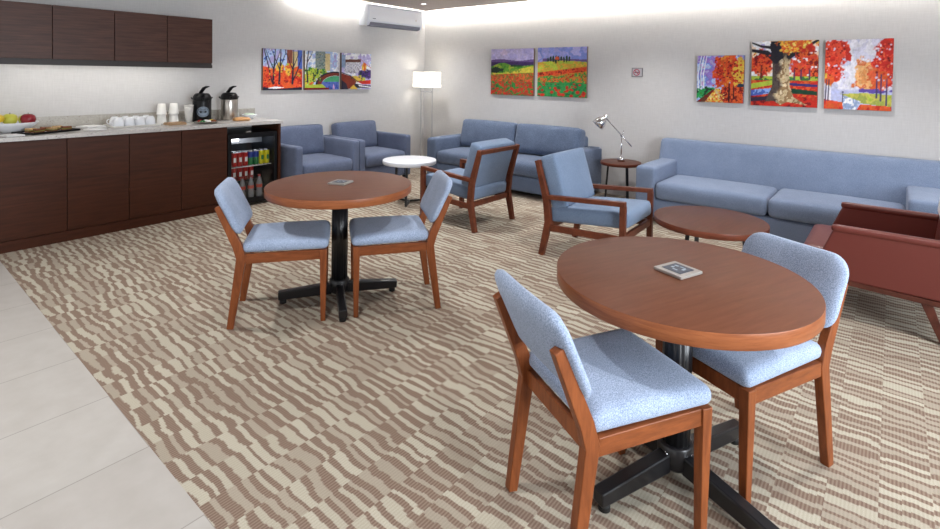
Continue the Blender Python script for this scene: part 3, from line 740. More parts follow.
def art_poppy_left():
    A = Art(4); A.mix(np.ones_like(XX), lav); A.mottle(np.ones_like(XX), [c3(150, 146, 206), lav, c3(190, 180, 218), c3(206, 188, 216)], 4)
    A.mix((YY < .76+.02*np.sin(XX*7)).astype(float), c3(98, 74, 128)); A.mix((YY < .71).astype(float), c3(66, 48, 92))
    hill = .60+.10*np.exp(-((XX-.28)/.22)**2)+.12*np.clip(XX-.55, 0, 1); A.mottle((YY < hill).astype(float), [c3(64, 128, 44), c3(96, 148, 50), c3(150, 170, 60)], 6)
    A.mottle((YY < .48+.22*np.clip(XX-.3, 0, 1)).astype(float), [lime, c3(206, 190, 70), c3(120, 150, 56)], 7)
    A.mottle((YY < .44+.05*XX).astype(float), [c3(190, 60, 40), c3(206, 96, 50), c3(120, 110, 50), red], 14)
    A.mottle((YY < .3).astype(float), [c3(34, 98, 50), c3(52, 130, 60), c3(170, 60, 40), c3(40, 110, 70)], 14)
    A.mix(A.blob(.12, .55, .2, .07, .6), c3(36, 50, 40)); A.mix(A.blob(.6, .63, .14, .018, .8), c3(40, 70, 40))
    poppies(A); return A.finish()
def art_poppy_right():
    A = Art(5); A.mottle(np.ones_like(XX), [c3(140, 150, 214), c3(160, 160, 216), c3(128, 142, 210), c3(176, 172, 220)], 3)
    A.mix((YY < .78-.03*XX).astype(float)*(XX > .1), c3(100, 78, 132))
    A.mottle((YY < .70+.03*np.sin(XX*3.2)).astype(float), [c3(196, 188, 66), lime, c3(206, 160, 60), c3(150, 170, 60)], 8)
    for k in range(9): A.mix(A.blob(.22+.055*k, .755+.01*((k*7) % 3), .022, .05+.012*((k*5) % 4), .5), c3(36, 62, 44))
    A.mix(A.poly([(.37, .75), (.37, .79), (.41, .82), (.45, .79), (.45, .75)]), c3(214, 92, 52))
    A.mottle(np.clip((.06-np.abs(YY-.50-.12*(XX-.5)))/.02, 0, 1), [red, c3(214, 82, 44), dred], 12)
    A.mottle((YY < .40+.1*XX).astype(float), [lime, c3(60, 140, 64), c3(200, 120, 50), red], 14)
    A.mottle((YY < .30).astype(float), [c3(30, 104, 60), c3(44, 140, 74), c3(60, 150, 80)], 12)
    poppies(A); return A.finish()
def art_small_tree():
    A = Art(6); A.mottle(np.ones_like(XX), [lav, c3(150, 120, 200), c3(120, 140, 214), sky, c3(196, 150, 206)], 5)
    A.mix(np.clip((.38-YY)/.05, 0, 1)*.7, c3(176, 196, 232))
    for x in (.04, .1, .16): A.line([(x, .2), (x-.02, .6), (x+.05, 1)], .012, .008, white)
    A.line([(.08, .3), (.06, .8), (.14, 1)], .006, .005, c3(70, 90, 150))
    A.mottle(A.blob(.2, .2, .26, .14), [green, c3(40, 150, 80), dgreen], 7)
    A.mottle(A.poly([(0, 0), (.42, .3), (.5, .3), (.75, 0)]), [orange, yellow, tan, c3(200, 110, 50)], 11)
    A.mottle(A.poly([(0, 0), (.36, .28), (.4, .28), (.18, 0)]), [brown, dred], 8)
    A.mottle(A.blob(.68, .66, .36, .42, .55), [dred, red, c3(214, 74, 34), orange, c3(222, 140, 50)], 9)
    A.mottle(A.blob(.9, .6, .14, .45, .4), [orange, yellow, red], 9); A.mix(A.blob(.93, .32, .1, .1), c3(40, 60, 80))
    A.mottle(A.poly([(.5, .1), (.55, .34), (1, .34), (1, 0), (.6, 0)]), [red, orange, dred, c3(200, 60, 30)], 10)
    A.line([(.70, .04), (.70, .4)], .02, .016, c3(56, 22, 26)); A.line([(.8, .1), (.79, .36)], .014, .01, c3(56, 22, 26))
    A.dots(60, (.4, .95, .4, .95), .018, [dred, c3(90, 20, 30), c3(220, 120, 50)]); A.dots(40, (.3, .6, .0, .2), .02, [yellow, orange, c3(236, 214, 130)])
    return A.finish()
def art_great_tree():
    A = Art(7); A.mottle(np.ones_like(XX), [lav, white, c3(240, 214, 190), yellow], 5)
    A.mottle(A.blob(.16, .66, .2, .2, .5), [dred, red, c3(220, 90, 44), orange], 9); A.mottle(A.blob(.84, .64, .28, .26, .5), [red, c3(214, 70, 48), orange, dred], 9)
    A.mottle((YY < .46).astype(float), [c3(58, 112, 60), lime, c3(60, 130, 70)], 8)
    A.mottle((YY < .40).astype(float), [orange, red, c3(214, 96, 48)], 9)
    A.mix(A.poly([(0, .34), (.34, .40), (.36, .33), (0, .26)]), lime); A.mix(A.poly([(.6, .36), (1, .34), (1, .30), (.6, .32)]), c3(56, 50, 110))
    A.mottle(A.poly([(0, .14), (.0, .24), (.35, .28), (.35, .2)]), [blue, c3(140, 170, 226), c3(60, 70, 170)], 7)
    A.mix(A.poly([(.62, .28), (1, .24), (1, .18), (.62, .2)]), dgreen); A.mottle((YY < .15).astype(float), [dred, red, c3(190, 70, 40)], 10)
    A.mix(A.poly([(.0, .12), (.35, .16), (.38, .1), (0, .06)]), c3(50, 40, 60))
    A.line([(.16, .44), (.16, .62)], .02, .012, c3(110, 40, 30))
    for x in (.66, .76, .88): A.line([(x, .42), (x, .56)], .014, .01, c3(70, 50, 90))
    trunk = A.poly([(.30, 1), (.33, .62), (.33, .3), (.22, .06), (.36, .08), (.46, .02), (.56, .07), (.86, .03), (.66, .14), (.6, .3), (.58, .6), (.62, .78), (.6, 1)])
    A.mottle(trunk, [c3(186, 160, 118), c3(206, 186, 148), c3(150, 120, 84), c3(222, 206, 172)], 9)
    A.mix(trunk*np.clip((.475+.03*np.sin(YY*24)-.06*(YY < .2)-XX)/.06, 0, 1)*.9, c3(52, 42, 52)); A.mix(trunk*np.clip((YY-.66)/.12, 0, 1)*.8, c3(40, 34, 44))
    A.mix(A.poly([(.3, 1), (.28, .9), (.36, .66), (.5, .74), (.44, 1)]), c3(36, 34, 44)); A.line([(.38, .70), (.24, .82), (0, .86)], .05, .022, c3(40, 36, 44)); A.line([(.3, .9), (.15, .92), (0, .98)], .025, .012, c3(40, 36, 44)); A.line([(.58, .76), (.78, .88), (1, 1)], .04, .016, c3(40, 36, 44))
    A.mottle(A.blob(.66, .95, .27, .14, .6), [yellow, orange, c3(236, 170, 60), c3(224, 110, 40)], 9); A.mottle(A.blob(.85, .88, .12, .09, .6), [red, orange], 9)
    A.dots(40, (.02, .3, .5, .8), .015, [dred, c3(214, 70, 50), c3(90, 24, 30)]); A.dots(60, (.66, .98, .46, .84), .016, [dred, c3(222, 80, 60), white, c3(150, 30, 30)]); A.dots(26, (.45, .9, .8, 1), .02, [yellow, orange, c3(240, 220, 120)])
    return A.finish()
def art_lakeside():
    A = Art(8); A.mottle(np.ones_like(XX), [c3(216, 214, 232), c3(232, 230, 240), c3(204, 206, 230)], 4)
    A.mottle(A.blob(.66, .48, .22, .26, .6), [c3(226, 150, 90), c3(232, 176, 116), c3(214, 116, 70), c3(222, 150, 110)], 9)
    A.mix(np.clip((.30-YY)/.04, 0, 1)*(XX > .1)*.8, c3(178, 184, 226)); A.mix(A.blob(.75, .27, .25, .035, .6), c3(92, 74, 160))
    A.mottle(A.poly([(.25, .22), (.6, .24), (1, .22), (1, .05), (.5, .1)]), [lime, c3(196, 190, 90), c3(160, 170, 80)], 8)
    A.mottle(A.poly([(.3, .2), (.55, .12), (.5, 0), (.28, 0)]), [c3(196, 206, 232), c3(150, 170, 206), white], 9)
    A.mottle(A.poly([(0, .14), (.28, .1), (.3, 0), (0, 0)]), [red, c3(222, 80, 50), orange], 9)
    A.mottle(A.poly([(.55, .08), (1, .06), (1, 0), (.5, 0)]), [red, c3(220, 90, 50), orange], 9)
    A.mottle(A.blob(.12, .72, .22, .34, .6), [red, c3(224, 74, 48), c3(206, 44, 32), c3(232, 110, 70)], 9); A.mottle(A.blob(.24, .86, .12, .12, .7), [red, c3(226, 80, 54)], 9)
    A.mottle(A.blob(.06, .42, .1, .1, .5), [yellow, orange], 8); A.mottle(A.blob(.36, .74, .05, .07, .7), [red], 7)
    A.mottle(A.blob(.92, .66, .22, .32, .6), [red, c3(222, 70, 46), c3(200, 44, 36), c3(230, 104, 62)], 9); A.mottle(A.blob(.95, .95, .14, .09, .5), [c3(206, 44, 32), red], 9)
    A.mottle(A.blob(.8, .42, .16, .14, .6), [c3(222, 96, 60), orange], 9)
    for x, y0 in ((.78, .18), (.84, .14), (.92, .08)): A.line([(x, y0), (x, y0+.36)], .014, .008, c3(70, 60, 106))
    for x in (.02, .06): A.line([(x, .12), (x+.01, .42)], .012, .008, c3(60, 50, 80))
    A.dots(70, (.02, .3, .45, .98), .018, [dred, c3(226, 90, 64), c3(206, 44, 34), c3(216, 206, 226)]); A.dots(60, (.76, .98, .4, .95), .018, [dred, c3(226, 90, 64), c3(196, 40, 34), c3(216, 206, 226)])
    A.line([(.285, .1), (.285, .22)], .008, .008, c3(60, 60, 84)); A.dots(1, (.284, .286, .245, .246), .02, [c3(80, 84, 110)])
    return A.finish()

def art_material(name):
    m, nt, b = new_mat(name); at = nt.nodes.new('ShaderNodeAttribute'); at.attribute_name = 'paint'
    nt.links.new(at.outputs['Color'], b.inputs['Base Color']); b.inputs['Roughness'].default_value = .5; b.inputs['Specular IOR Level'].default_value = .25
    n = nt.nodes.new('ShaderNodeTexNoise'); n.inputs['Scale'].default_value = 90; bp = nt.nodes.new('ShaderNodeBump'); bp.inputs['Strength'].default_value = .1; bp.inputs['Distance'].default_value = .002
    tc = nt.nodes.new('ShaderNodeTexCoord'); nt.links.new(tc.outputs['Object'], n.inputs['Vector'])
    nt.links.new(n.outputs['Fac'], bp.inputs['Height']); nt.links.new(bp.outputs['Normal'], b.inputs['Normal'])
    return m
M['paint'] = art_material('oil paint'); M['canvas_edge'] = plain('canvas edge', lin(120, 100, 90), .7)
def painting(art, w, h, loc, rotz, label, group):
    """canvas faces local -Y; origin at the middle of its back"""
    t = thing('canvas_painting', label, 'painting', loc, rotz, group)
    D = .035
    MB().box(-w/2, w/2, -D, 0, -h/2, h/2, .002).build('canvas', M['canvas_edge'], t)
    px = art(); n = NP+1
    vs = [(-w/2+.001+(w-.002)*i/NP, -D-.0008, -h/2+.001+(h-.002)*j/NP) for j in range(n) for i in range(n)]
    fs = [(j*n+i, j*n+i+1, (j+1)*n+i+1, (j+1)*n+i) for j in range(NP) for i in range(NP)]
    me = bpy.data.meshes.new('picture'); me.from_pydata(vs, [], fs)
    ca_ = me.color_attributes.new('paint', 'FLOAT_COLOR', 'POINT')
    buf = np.ones((n*n, 4), np.float32); buf[:, :3] = px.reshape(-1, 3); ca_.data.foreach_set('color', buf.ravel())
    me.materials.append(M['paint']); o = bpy.data.objects.new('picture', me); C.objects.link(o); o.parent = t
    return t
G1, G2, G3 = 'bridge triptych on the left wall', 'poppy field pair on the back wall', 'autumn tree trio on the back wall'
zc, hh = 1.498, .515
painting(art_park_trees, .541, .516, (.002, -2.566, 1.497), R(90), 'left panel of the bridge triptych, red park with bare trees', G1)
painting(art_bridge_left, .541, .516, (.002, -1.987, 1.496), R(90), 'middle panel of the bridge triptych, green bank and arch', G1)
painting(art_bridge_right, .524, .512, (.002, -1.416, 1.494), R(90), 'right panel of the bridge triptych, dark purple bush by the bridge', G1)
painting(art_poppy_left, .736, .662, (1.776, -.002, 1.516), 0, 'left panel of the poppy field pair, dark bush and green hill', G2)
painting(art_poppy_right, .737, .662, (2.577, -.002, 1.519), 0, 'right panel of the poppy field pair, farmhouse among trees', G2)
painting(art_small_tree, .473, .512, (4.527, -.002, 1.456), 0, 'smallest autumn canvas, red tree beside a lilac path', G3)
painting(art_great_tree, .584, .667, (5.123, -.002, 1.520), 0, 'middle autumn canvas with one broad pale tree trunk', G3)
painting(art_lakeside, .513, .665, (5.7245, -.002, 1.516), 0, 'right autumn canvas with red trees, pale sky and a walker', G3)

sg = thing('no_smoking_sign', 'small square grey no smoking sign on the back wall', 'sign', (3.596, -.002, 1.522))
MB().box(-.068, .068, -.008, 0, -.055, .055, .002).build('plate', M['sign_frame'], sg)
MB().box(-.058, .058, -.0095, -.0082, -.047, .047).build('face', M['sign_grey'], sg)
rg = MB()
for k in range(28):
    a0, a1 = 2*PI*k/28, 2*PI*(k+1)/28
    P = lambda r, a, y: (-.006+r*math.cos(a), y, r*math.sin(a))
    rg.hexa([P(.041, a0, -.0098), P(.041, a1, -.0098), P(.031, a1, -.0098), P(.031, a0, -.0098)], [P(.041, a0, -.011), P(.041, a1, -.011), P(.031, a1, -.011), P(.031, a0, -.011)])
rg.poly_path([(-.03, -.0106, .026), (.02, -.0106, -.026)], .0012, .010, (0, 1, 0), 0)
rg.build('prohibition_ring', M['sign_red'], sg)
MB().box(-.032, .018, -.0106, -.0098, -.006, .004).box(.019, .024, -.0106, -.0098, -.006, .004).box(.012, .017, -.0106, -.0098, .006, .02).build('cigarette_mark', M['sign_dark'], sg)

# ------------------------------------------------------------------ upholstered suite
def tub_chair(y, label):
    """faces +X, origin at floor, middle of its back"""
    t = thing('club_armchair', label, 'armchair', (.012, y, 0), 0, 'club armchairs along the left wall')
    m = M['sofa_dark']; W = .445
    MB().soft(.02, .80, -W+.09, W-.09, .07, .26, .02, n=(10, 10, 4)).build('base', m, t)
    for sgn in (-1, 1):
        MB().soft(.0, .83, min(sgn*W, sgn*(W-.095)), max(sgn*W, sgn*(W-.095)), .07, .625, .022, n=(10, 6, 8)).build('armrest', m, t)
    MB().soft(.0, .06, -W+.096, W-.096, .07, .62, .02, n=(6, 10, 8)).build('back_frame', m, t)
    MB().soft(.065, .84, -W+.098, W-.098, .262, .415, .045, (0, .01, 0, 0, 0, .018), (14, 14, 6)).build('seat_cushion', m, t)
    tilt = Matrix.Translation((.105, 0, .40)) @ Matrix.Rotation(R(-8), 4, 'Y')
    MB().soft(0, .16, -W+.10, W-.10, .0, .375, .04, (0, .03, 0, 0, 0, .012), (8, 14, 12), tilt).build('back_cushion', m, t)
    for sx in (.06, .75):
        for sy in (-1, 1): MB().box(sx-.02, sx+.02, sy*(W-.05)-.02, sy*(W-.05)+.02, 0, .07).build('leg', M['black_plastic'], t)
    return t
tub_chair(-2.435, 'blue grey club armchair right beside the drinks fridge end')
tub_chair(-1.541, 'blue grey club armchair nearer the floor lamp and corner')

# middle sofa: faces -Y, origin at back wall middle of its back
s1 = thing('two_seat_sofa', 'blue grey sofa with loose back cushions under the poppy paintings', 'sofa', (2.082, -.05, 0))
m = M['sofa_mid']; W = 1.112
MB().soft(-W+.17, W-.17, -.86, -.02, .06, .25, .02, n=(16, 10, 4)).build('base', m, s1)
for sgn in (-1, 1):
    MB().soft(min(sgn*W, sgn*(W-.185)), max(sgn*W, sgn*(W-.185)), -.885, .0, .05, .585, .04, (0, 0, 0, 0, 0, .006), (8, 14, 8)).build('armrest', m, s1)
MB().soft(-W+.187, W-.187, -.20, .0, .06, .71, .04, n=(20, 6, 8)).build('back_frame', m, s1)
for k in (0, 1):
    x0 = -W+.188 if k == 0 else .004; x1 = -.004 if k == 0 else W-.188
    MB().soft(x0, x1, -.885, -.20, .252, .42, .05, (0, 0, .01, 0, 0, .02), (16, 14, 6)).build('seat_cushion', m, s1)
for k, (x0, x1) in enumerate(((-.94, -.002), (.008, .955))):
    tilt = Matrix.Translation((0, -.2, .40)) @ Matrix.Rotation(R(-12), 4, 'X')
    MB().soft(x0, x1, -.20, -.0, .01, .40, .05, (0, 0, .04, 0, 0, .010), (16, 8, 12), tilt).build('back_cushion', m, s1)
for sx in (-1, 1):
    for sy in (-.82, -.06): MB().box(sx*(W-.1)-.025, sx*(W-.1)+.025, sy-.025, sy+.025, 0, .055).build('leg', M['black_plastic'], s1)

# long sofa on the right
s2 = thing('long_sofa', 'long light blue sofa with one flat back under the autumn paintings', 'sofa', (5.16, -.04, 0))
m = M['sofa_light']; W = 1.19
MB().soft(-W+.17, W-.17, -.875, -.02, .06, .245, .02, n=(16, 10, 4)).build('base', m, s2)
for sgn in (-1, 1):
    MB().soft(-W if sgn < 0 else W-.255, -W+.195 if sgn < 0 else W-.01, -.915, -.16, .05, .56, .03, (0, 0, 0, 0, 0, .006), (8, 14, 8)).build('armrest', m, s2)
def lean(p): p.y += -.14*max(0, (.775-p.z)/.4) if p.y < -.08 else 0; return p
MB().soft(-W-.015, W+.02, -.155, .02, .30, .775, .035, (0, 0, .01, 0, 0, 0), (24, 6, 12), None, lambda p: Vector((p.x, p.y-.13*max(0, (.76-p.z)/.46)*(1 if p.y < -.06 else 0), p.z))).build('backrest', m, s2)
MB().soft(-W+.197, W-.257, -.30, .0, .06, .30, .02, n=(20, 6, 6)).build('back_frame', m, s2)
for k in (0, 1):
    x0 = -W+.198 if k == 0 else .0; x1 = -.008 if k == 0 else W-.258
    MB().soft(x0, x1, -.92, -.285, .247, .415, .045, (0, 0, .012, 0, 0, .014), (18, 14, 6)).build('seat_cushion', m, s2)
for sx in (-1, 1):
    for sy in (-.85, -.12): MB().box(sx*(W-.1)-.025, sx*(W-.1)+.025, sy-.025, sy+.025, 0, .052).build('leg', M['black_plastic'], s2)

# ------------------------------------------------------------------ lounge chairs with wooden frames
def lounge(loc, rotz, label):
    """faces +X; origin on the floor below the rear leg bends"""
    t = thing('lounge_chair', label, 'armchair', loc, rotz, 'wooden framed lounge chairs')
    wd, fb = M['lounge_wood'], M['lounge_fabric']; H = .325; w = .042
    for s in (-1, 1):
        y = s*(H-w/2)
        MB().poly_path([(-.062, y, 0), (-.002, y, .275), (-.02, y, .45), (-.112, y, .768)], w, [.042, .056, .052, .036]).build('rear_leg', wd, t)
        MB().poly_path([(.615, y, 0), (.615, y, .507)], w, .042).build('front_leg', wd, t)
        MB().poly_path([(-.035, y, .478), (.632, y, .522)], w+.004, .034, (0, 1, 0)).build('armrest', wd, t)
        MB().poly_path([(.02, y, .235), (.60, y, .255)], w-.014, .05, (0, 1, 0)).build('side_rail', wd, t)
    MB().poly_path([(.614, -H+w, .262), (.614, H-w, .262)], .028, .05, (1, 0, 0)).build('front_rail', wd, t)
    MB().poly_path([(-.004, -H+w, .245), (-.004, H-w, .245)], .028, .05, (1, 0, 0)).build('back_rail', wd, t)
    MB().poly_path([(-.104, -H+w, .746), (-.104, H-w, .746)], .03, .04, (1, 0, .35)).build('top_rail', wd, t)
    tl = Matrix.Translation((.0, 0, .272)) @ Matrix.Rotation(R(-5), 4, 'Y')
    MB().soft(-.01, .645, -H+w+.004, H-w-.004, .0, .125, .035, (0, .012, 0, 0, 0, .012), (14, 12, 6), tl).build('seat_cushion', fb, t)
    tb = Matrix.Translation((.012, 0, .375)) @ Matrix.Rotation(R(-16.5), 4, 'Y')
    MB().soft(.0, .14, -H+w+.004, H-w-.004, .0, .435, .022, (0, .014, 0, 0, 0, .004), (8, 12, 12), tb).build('back_cushion', fb, t)
    return t
LA = lounge((3.848, -2.165, 0), R(2), 'light blue lounge chair facing right towards the low brown coffee table')
LB = dup(LA, (2.962, -2.08, 0), R(180), 'light blue lounge chair seen from behind, facing the white side table')

# ------------------------------------------------------------------ red leather armchair at the right edge
rc = thing('leather_armchair', 'oxblood leather armchair with dark wooden legs cut by the right edge', 'armchair', (5.6, -1.87, 0))
for s in (-1, 1):
    y0 = -.40 if s < 0 else .355
    # arm panel: slanted front edge, rolled top
    MB().extrude([(x, y0, z) for x, z in [(.02, .275), (.125, .545), (.14, .56), (.80, .56), (.80, .24), (.16, .252)]], (0, .045, 0), .012).build('arm_panel', M['leather'], rc)
    MB().soft(.115, .82, y0-.008, y0+.053, .535, .578, .02, n=(10, 6, 4)).build('arm_pad', M['leather'], rc)
    MB().poly_path([(.03, y0+.022, .246), (.82, y0+.022, .218)], .04, .03, (0, 1, 0)).build('side_rail', M['red_wood'], rc)
    MB().poly_path([(.56, y0+.022, .225), (.645, y0+.022, 0)], .036, [.05, .032]).build('leg', M['red_wood'], rc)
    MB().poly_path([(.09, y0+.022, .22), (.05, y0+.022, 0)], .036, [.05, .032]).build('leg', M['red_wood'], rc)
MB().soft(-.045, .59, -.35, .35, .25, .405, .04, (0, 0, 0, 0, 0, .012), (12, 12, 6)).build('seat_cushion', M['leather'], rc)
tb = Matrix.Translation((.604, 0, .25)) @ Matrix.Rotation(R(7), 4, 'Y')
MB().soft(0, .13, -.352, .352, .0, .58, .04, (.012, 0, 0, 0, 0, 0), (8, 12, 12), tb).build('backrest', M['leather'], rc)
tw = Matrix.Translation((5.6, -1.87, 0)) @ tb
cl = MB().soft(-.020, -.014, -.31, .31, .368, .594, .003, n=(2, 10, 8), mat=tw).soft(-.020, .138, -.31, .31, .590, .596, .003, n=(6, 10, 2), mat=tw).soft(.132, .138, -.31, .31, .36, .594, .003, n=(2, 10, 8), mat=tw)
tag(cl.build('headrest_cloth', M['white_cloth']), 'white cloth draped over the back of the leather armchair, at the right edge', 'cloth')

# ------------------------------------------------------------------ dining chairs
def dining_chair():
    """faces +X; origin on the floor under the seat middle"""
    t = thing('dining_chair', '', 'chair', (0, 0, 0), 0, 'dining chairs at the two round tables')
    wd = M['chair_wood']; fb = M['chair_fabric']
    def seatwarp(p): p.y *= 1+.04*(p.x/.22); return p
    MB().soft(-.248, .235, -.210, .210, .425, .487, .03, (0, .006, 0, 0, 0, .014), (16, 16, 6), None, seatwarp).build('seat', fb, t)
    for s in (-1, 1):
        MB().poly_path([(.207, s*.196, 0), (.207, s*.196, .424)], [.030, .040], [.028, .042], (0, 1, 0)).build('front_leg', wd, t)
        MB().poly_path([(-.305, s*.190, 0), (-.247, s*.190, .40), (-.268, s*.190, .47), (-.372, s*.190, .700)], .034, [.036, .052, .05, .036]).build('rear_leg', wd, t)
        MB().poly_path([(-.225, s*.192, .395), (.19, s*.197, .395)], .024, .056, (0, 1, 0)).build('side_rail', M['rail_wood'], t)
    MB().box(.195, .219, -.18, .18, .367, .423, .003).build('front_rail', wd, t)
    MB().box(-.254, -.230, -.178, .178, .367, .423, .003).build('back_rail', wd, t)
    # backrest: padded panel with rounded corners, leaning 19 degrees and slightly curved
    q = bmesh.new(); NU, NV = 18, 14; hw, hv = .226, .150
    def outl(u, v):
        x, y = u*hw, v*hv; r = .085 if v > 0 else .07
        cx_, cy_ = hw-r, hv-r
        ax, ay = abs(x), abs(y)
        if ax > cx_ and ay > cy_:
            dx, dy = ax-cx_, ay-cy_; m_ = max(dx, dy); l_ = math.hypot(dx, dy)
            if l_ > 1e-9: ax, ay = cx_+dx*m_/l_, cy_+dy*m_/l_
        return math.copysign(ax, x), math.copysign(ay, y)
    grid = {}
    for side in (1, -1):
        for i in range(NU+1):
            for j in range(NV+1):
                u, v = 2*i/NU-1, 2*j/NV-1
                u = math.copysign(1-(1-abs(u))**1.5, u); v = math.copysign(1-(1-abs(v))**1.5, v)
                x, y = outl(u, v); edge = max(abs(u), abs(v))
                if edge > .999 and side == -1: grid[side, i, j] = grid[1, i, j]; continue
                th = .031*(1-edge**5)**.5
                curve = .008*(x/hw)**2
                grid[side, i, j] = q.verts.new((side*th+curve, x, y))
    for side in (1, -1):
        for i in range(NU):
            for j in range(NV):
                f = [grid[side, i, j], grid[side, i+1, j], grid[side, i+1, j+1], grid[side, i, j+1]]
                q.faces.new(f if side == 1 else f[::-1]).smooth = True
    bk = MB(); bk.add(q, Matrix.Translation((-.326, 0, .664)) @ Matrix.Rotation(R(-26), 4, 'Y')); bk.build('backrest', fb, t)
    return t
ch = dining_chair()
ch.location = (5.287, -4.447, 0); ch.rotation_euler = (0, 0, R(61.5)); ch.scale = (.93, 1, 1)
ch['label'] = 'nearest dining chair, its blue back turned to us, at the front round table'
d = dup(ch, (5.548, -3.912, 0), R(245.3), 'dining chair on the far right side of the front round table'); d.scale = (.93, .95, .98)
d = dup(ch, (3.147, -4.353, 0), R(53.2), 'dining chair on the left of the rear round table, before the fridge'); d.scale = (.99, .985, 1)
d = dup(ch, (3.492, -3.871, 0), R(234.4), 'dining chair on the right of the rear round table'); d.scale = (.98, 1, 1)

# ------------------------------------------------------------------ round pedestal tables
def pedestal_table(loc, rot, label, r):
    t = thing('round_table', label, 'table', loc, rot, 'round pedestal dining tables')
    q = MB().use(M['table_top']).lathe([(0, .74), (r-.004, .74), (r-.001, .739)], 96)
    q.use(M['table_edge']).lathe([(r-.001, .739), (r, .736), (r, .694), (r-.003, .690)], 96)
    q.use(M['table_top']).lathe([(r-.003, .690), (0, .690)], 96)
    q.build('tabletop', M['table_top'], t)
    MB().box(-.2, .2, -.03, .03, .668, .689).box(-.03, .03, -.2, .2, .668, .6885).build('top_bracket', M['black_metal'], t)
    MB().lathe([(0, .10), (.05, .10), (.05, .668), (0, .668)], 64, None, 16, .03).build('column', M['black_metal'], t)
    bs = MB().lathe([(0, .035), (.05, .035), (.062, .05), (.062, .12), (.055, .128), (0, .128)], 40)
    bs.build('hub', M['black_metal'], t)
    for k in range(4):
        a = k*PI/2; mt = Matrix.Rotation(a, 4, 'Z')
        lg = MB(); b0 = bmesh.new()
        lg.poly_path([(.05, 0, .066), (.375, 0, .05)], .048, [.07, .05], (0, 1, 0), .006)
        for v in lg.bm.verts: v.co = mt @ v.co
        b0.free()
        l = lg.build('foot_bar', M['black_metal'], t)
        c_, s_ = math.cos(a), math.sin(a)
        MB().cyl((.345*c_, .345*s_, 0), (.345*c_, .345*s_, .027), .02).build('glide', M['rubber'], l)
        MB().cyl((.061*c_-.012*s_, .061*s_+.012*c_, .10), (.066*c_-.012*s_, .066*s_+.012*c_, .10), .006, n=10).build('bolt', M['chrome'], l)
    return t
pedestal_table((3.228, -4.045, 0), R(57), 'rear brown round dining table between two blue chairs near the fridge', .46)
pedestal_table((5.402, -4.152, 0), R(68), 'front brown round dining table, the largest one in the picture', .442)

def card(loc, rotz, label):
    t = thing('table_card', label, 'card stand', loc, rotz, 'square cards on the dining tables')
    MB().box(-.06, .06, -.06, .06, 0, .011, .002).build('plate', M['card_silver'], t)
    MB().box(-.04, .04, -.04, .04, .0112, .0125, .0003).build('panel', M['card_dark'], t)
    mk = MB()
    for (x, y, w, h) in ((-.026, .012, .016, .010), (-.004, .016, .022, .006), (.016, -.004, .010, .018), (-.024, -.010, .010, .012), (-.008, -.022, .020, .007)):
        mk.box(x, x+w, y, y+h, .0126, .0131)
    mk.build('print', M['card_mark'], t)
card((5.392, -4.137, .741), R(-20), 'square silver card with dark centre on the front round table')
card((3.222, -4.037, .741), R(22), 'square silver card with dark centre on the rear round table')

# ------------------------------------------------------------------ low tables with black metal frames
def low_table(name, loc, rot, label, r, h, th, top, edge, leg_r):
    t = thing(name, label, 'table', loc, rot)
    q = MB().use(top).lathe([(0, h), (r-.004, h), (r-.001, h-.001)], 80)
    q.use(edge).lathe([(r-.001, h-.001), (r, h-.004), (r, h-th+.004), (r-.004, h-th)], 80)
    q.use(top).lathe([(r-.004, h-th), (0, h-th)], 80); q.build('tabletop', top, t)
    for k in range(3):
        a = 2*PI*k/3; c_, s_ = math.cos(a), math.sin(a)
        MB().poly_path([(leg_r*.82*c_, leg_r*.82*s_, h-th-.001), (leg_r*c_, leg_r*s_, 0)], .026, .022, (-s_, c_, 0)).build('leg', M['black_metal'], t)
        q = leg_r-.012
        MB().poly_path([(.012*c_, .012*s_, .0125), (q*c_, q*s_, .0125)], .022, .02, (-s_, c_, 0)).build('floor_bar', M['black_metal'], t)
        MB().poly_path([(.0*c_, .0*s_, h-th-.009), (q*c_, q*s_, h-th-.009)], .022, .014, (-s_, c_, 0)).build('top_bar', M['black_metal'], t)
    return t
low_table('coffee_table', (4.96, -2.02, 0), R(-96), 'low round brown coffee table before the long sofa', .388, .42, .045, M['low_top'], M['low_edge'], .27)
low_table('side_table', (1.735, -1.985, 0), R(-53), 'white topped round side table with thin black frame', .305, .486, .042, M['white_gloss'], M['white_gloss'], .225)
low_table('side_table', (3.552, -.340, 0), R(-37), 'small dark brown side table between the two sofas under the chrome lamp', .23, .478, .035, M['low_top'], M['low_edge'], .17)

# chrome desk lamp on the small side table
dl = thing('desk_lamp', 'chrome swing arm desk lamp on the small dark side table', 'lamp', (3.552, -.33, .479))
MB().lathe([(0, 0), (.042, 0), (.042, .034), (.036, .042), (.016, .048), (.013, .075), (.007, .08), (0, .08)], 32).build('base', M['chrome'], dl)
MB().cyl((0, 0, .06), (0, 0, .303), .0065).build('pole', M['chrome'], dl)
jz = .300
jt = MB().sphere((0, 0, jz), .013).cyl((0, -.02, jz), (0, .02, jz), .008, n=12).cyl((.012, 0, jz+.01), (.022, 0, jz+.055), .0035, n=8).sphere((.023, 0, jz+.058), .007)
jt.build('joint', M['chrome'], dl)
arm_lo, arm_hi = Vector((.125, 0, jz-.115)), Vector((-.208, 0, jz+.205))
MB().cyl(arm_lo, arm_hi, .0075).build('arm', M['chrome'], dl)
ax = Vector((-.62, -.25, -.80)).normalized(); mt = Matrix.Translation(arm_hi) @ ax.to_track_quat('Z', 'Y').to_matrix().to_4x4()
MB().lathe([(.0, -.035), (.018, -.035), (.024, -.01), (.028, .01), (.050, .03), (.068, .075), (.076, .135), (.073, .135), (.064, .076), (.046, .036), (.0, .022)], 36, mt).build('lamp_shade', M['chrome'], dl)
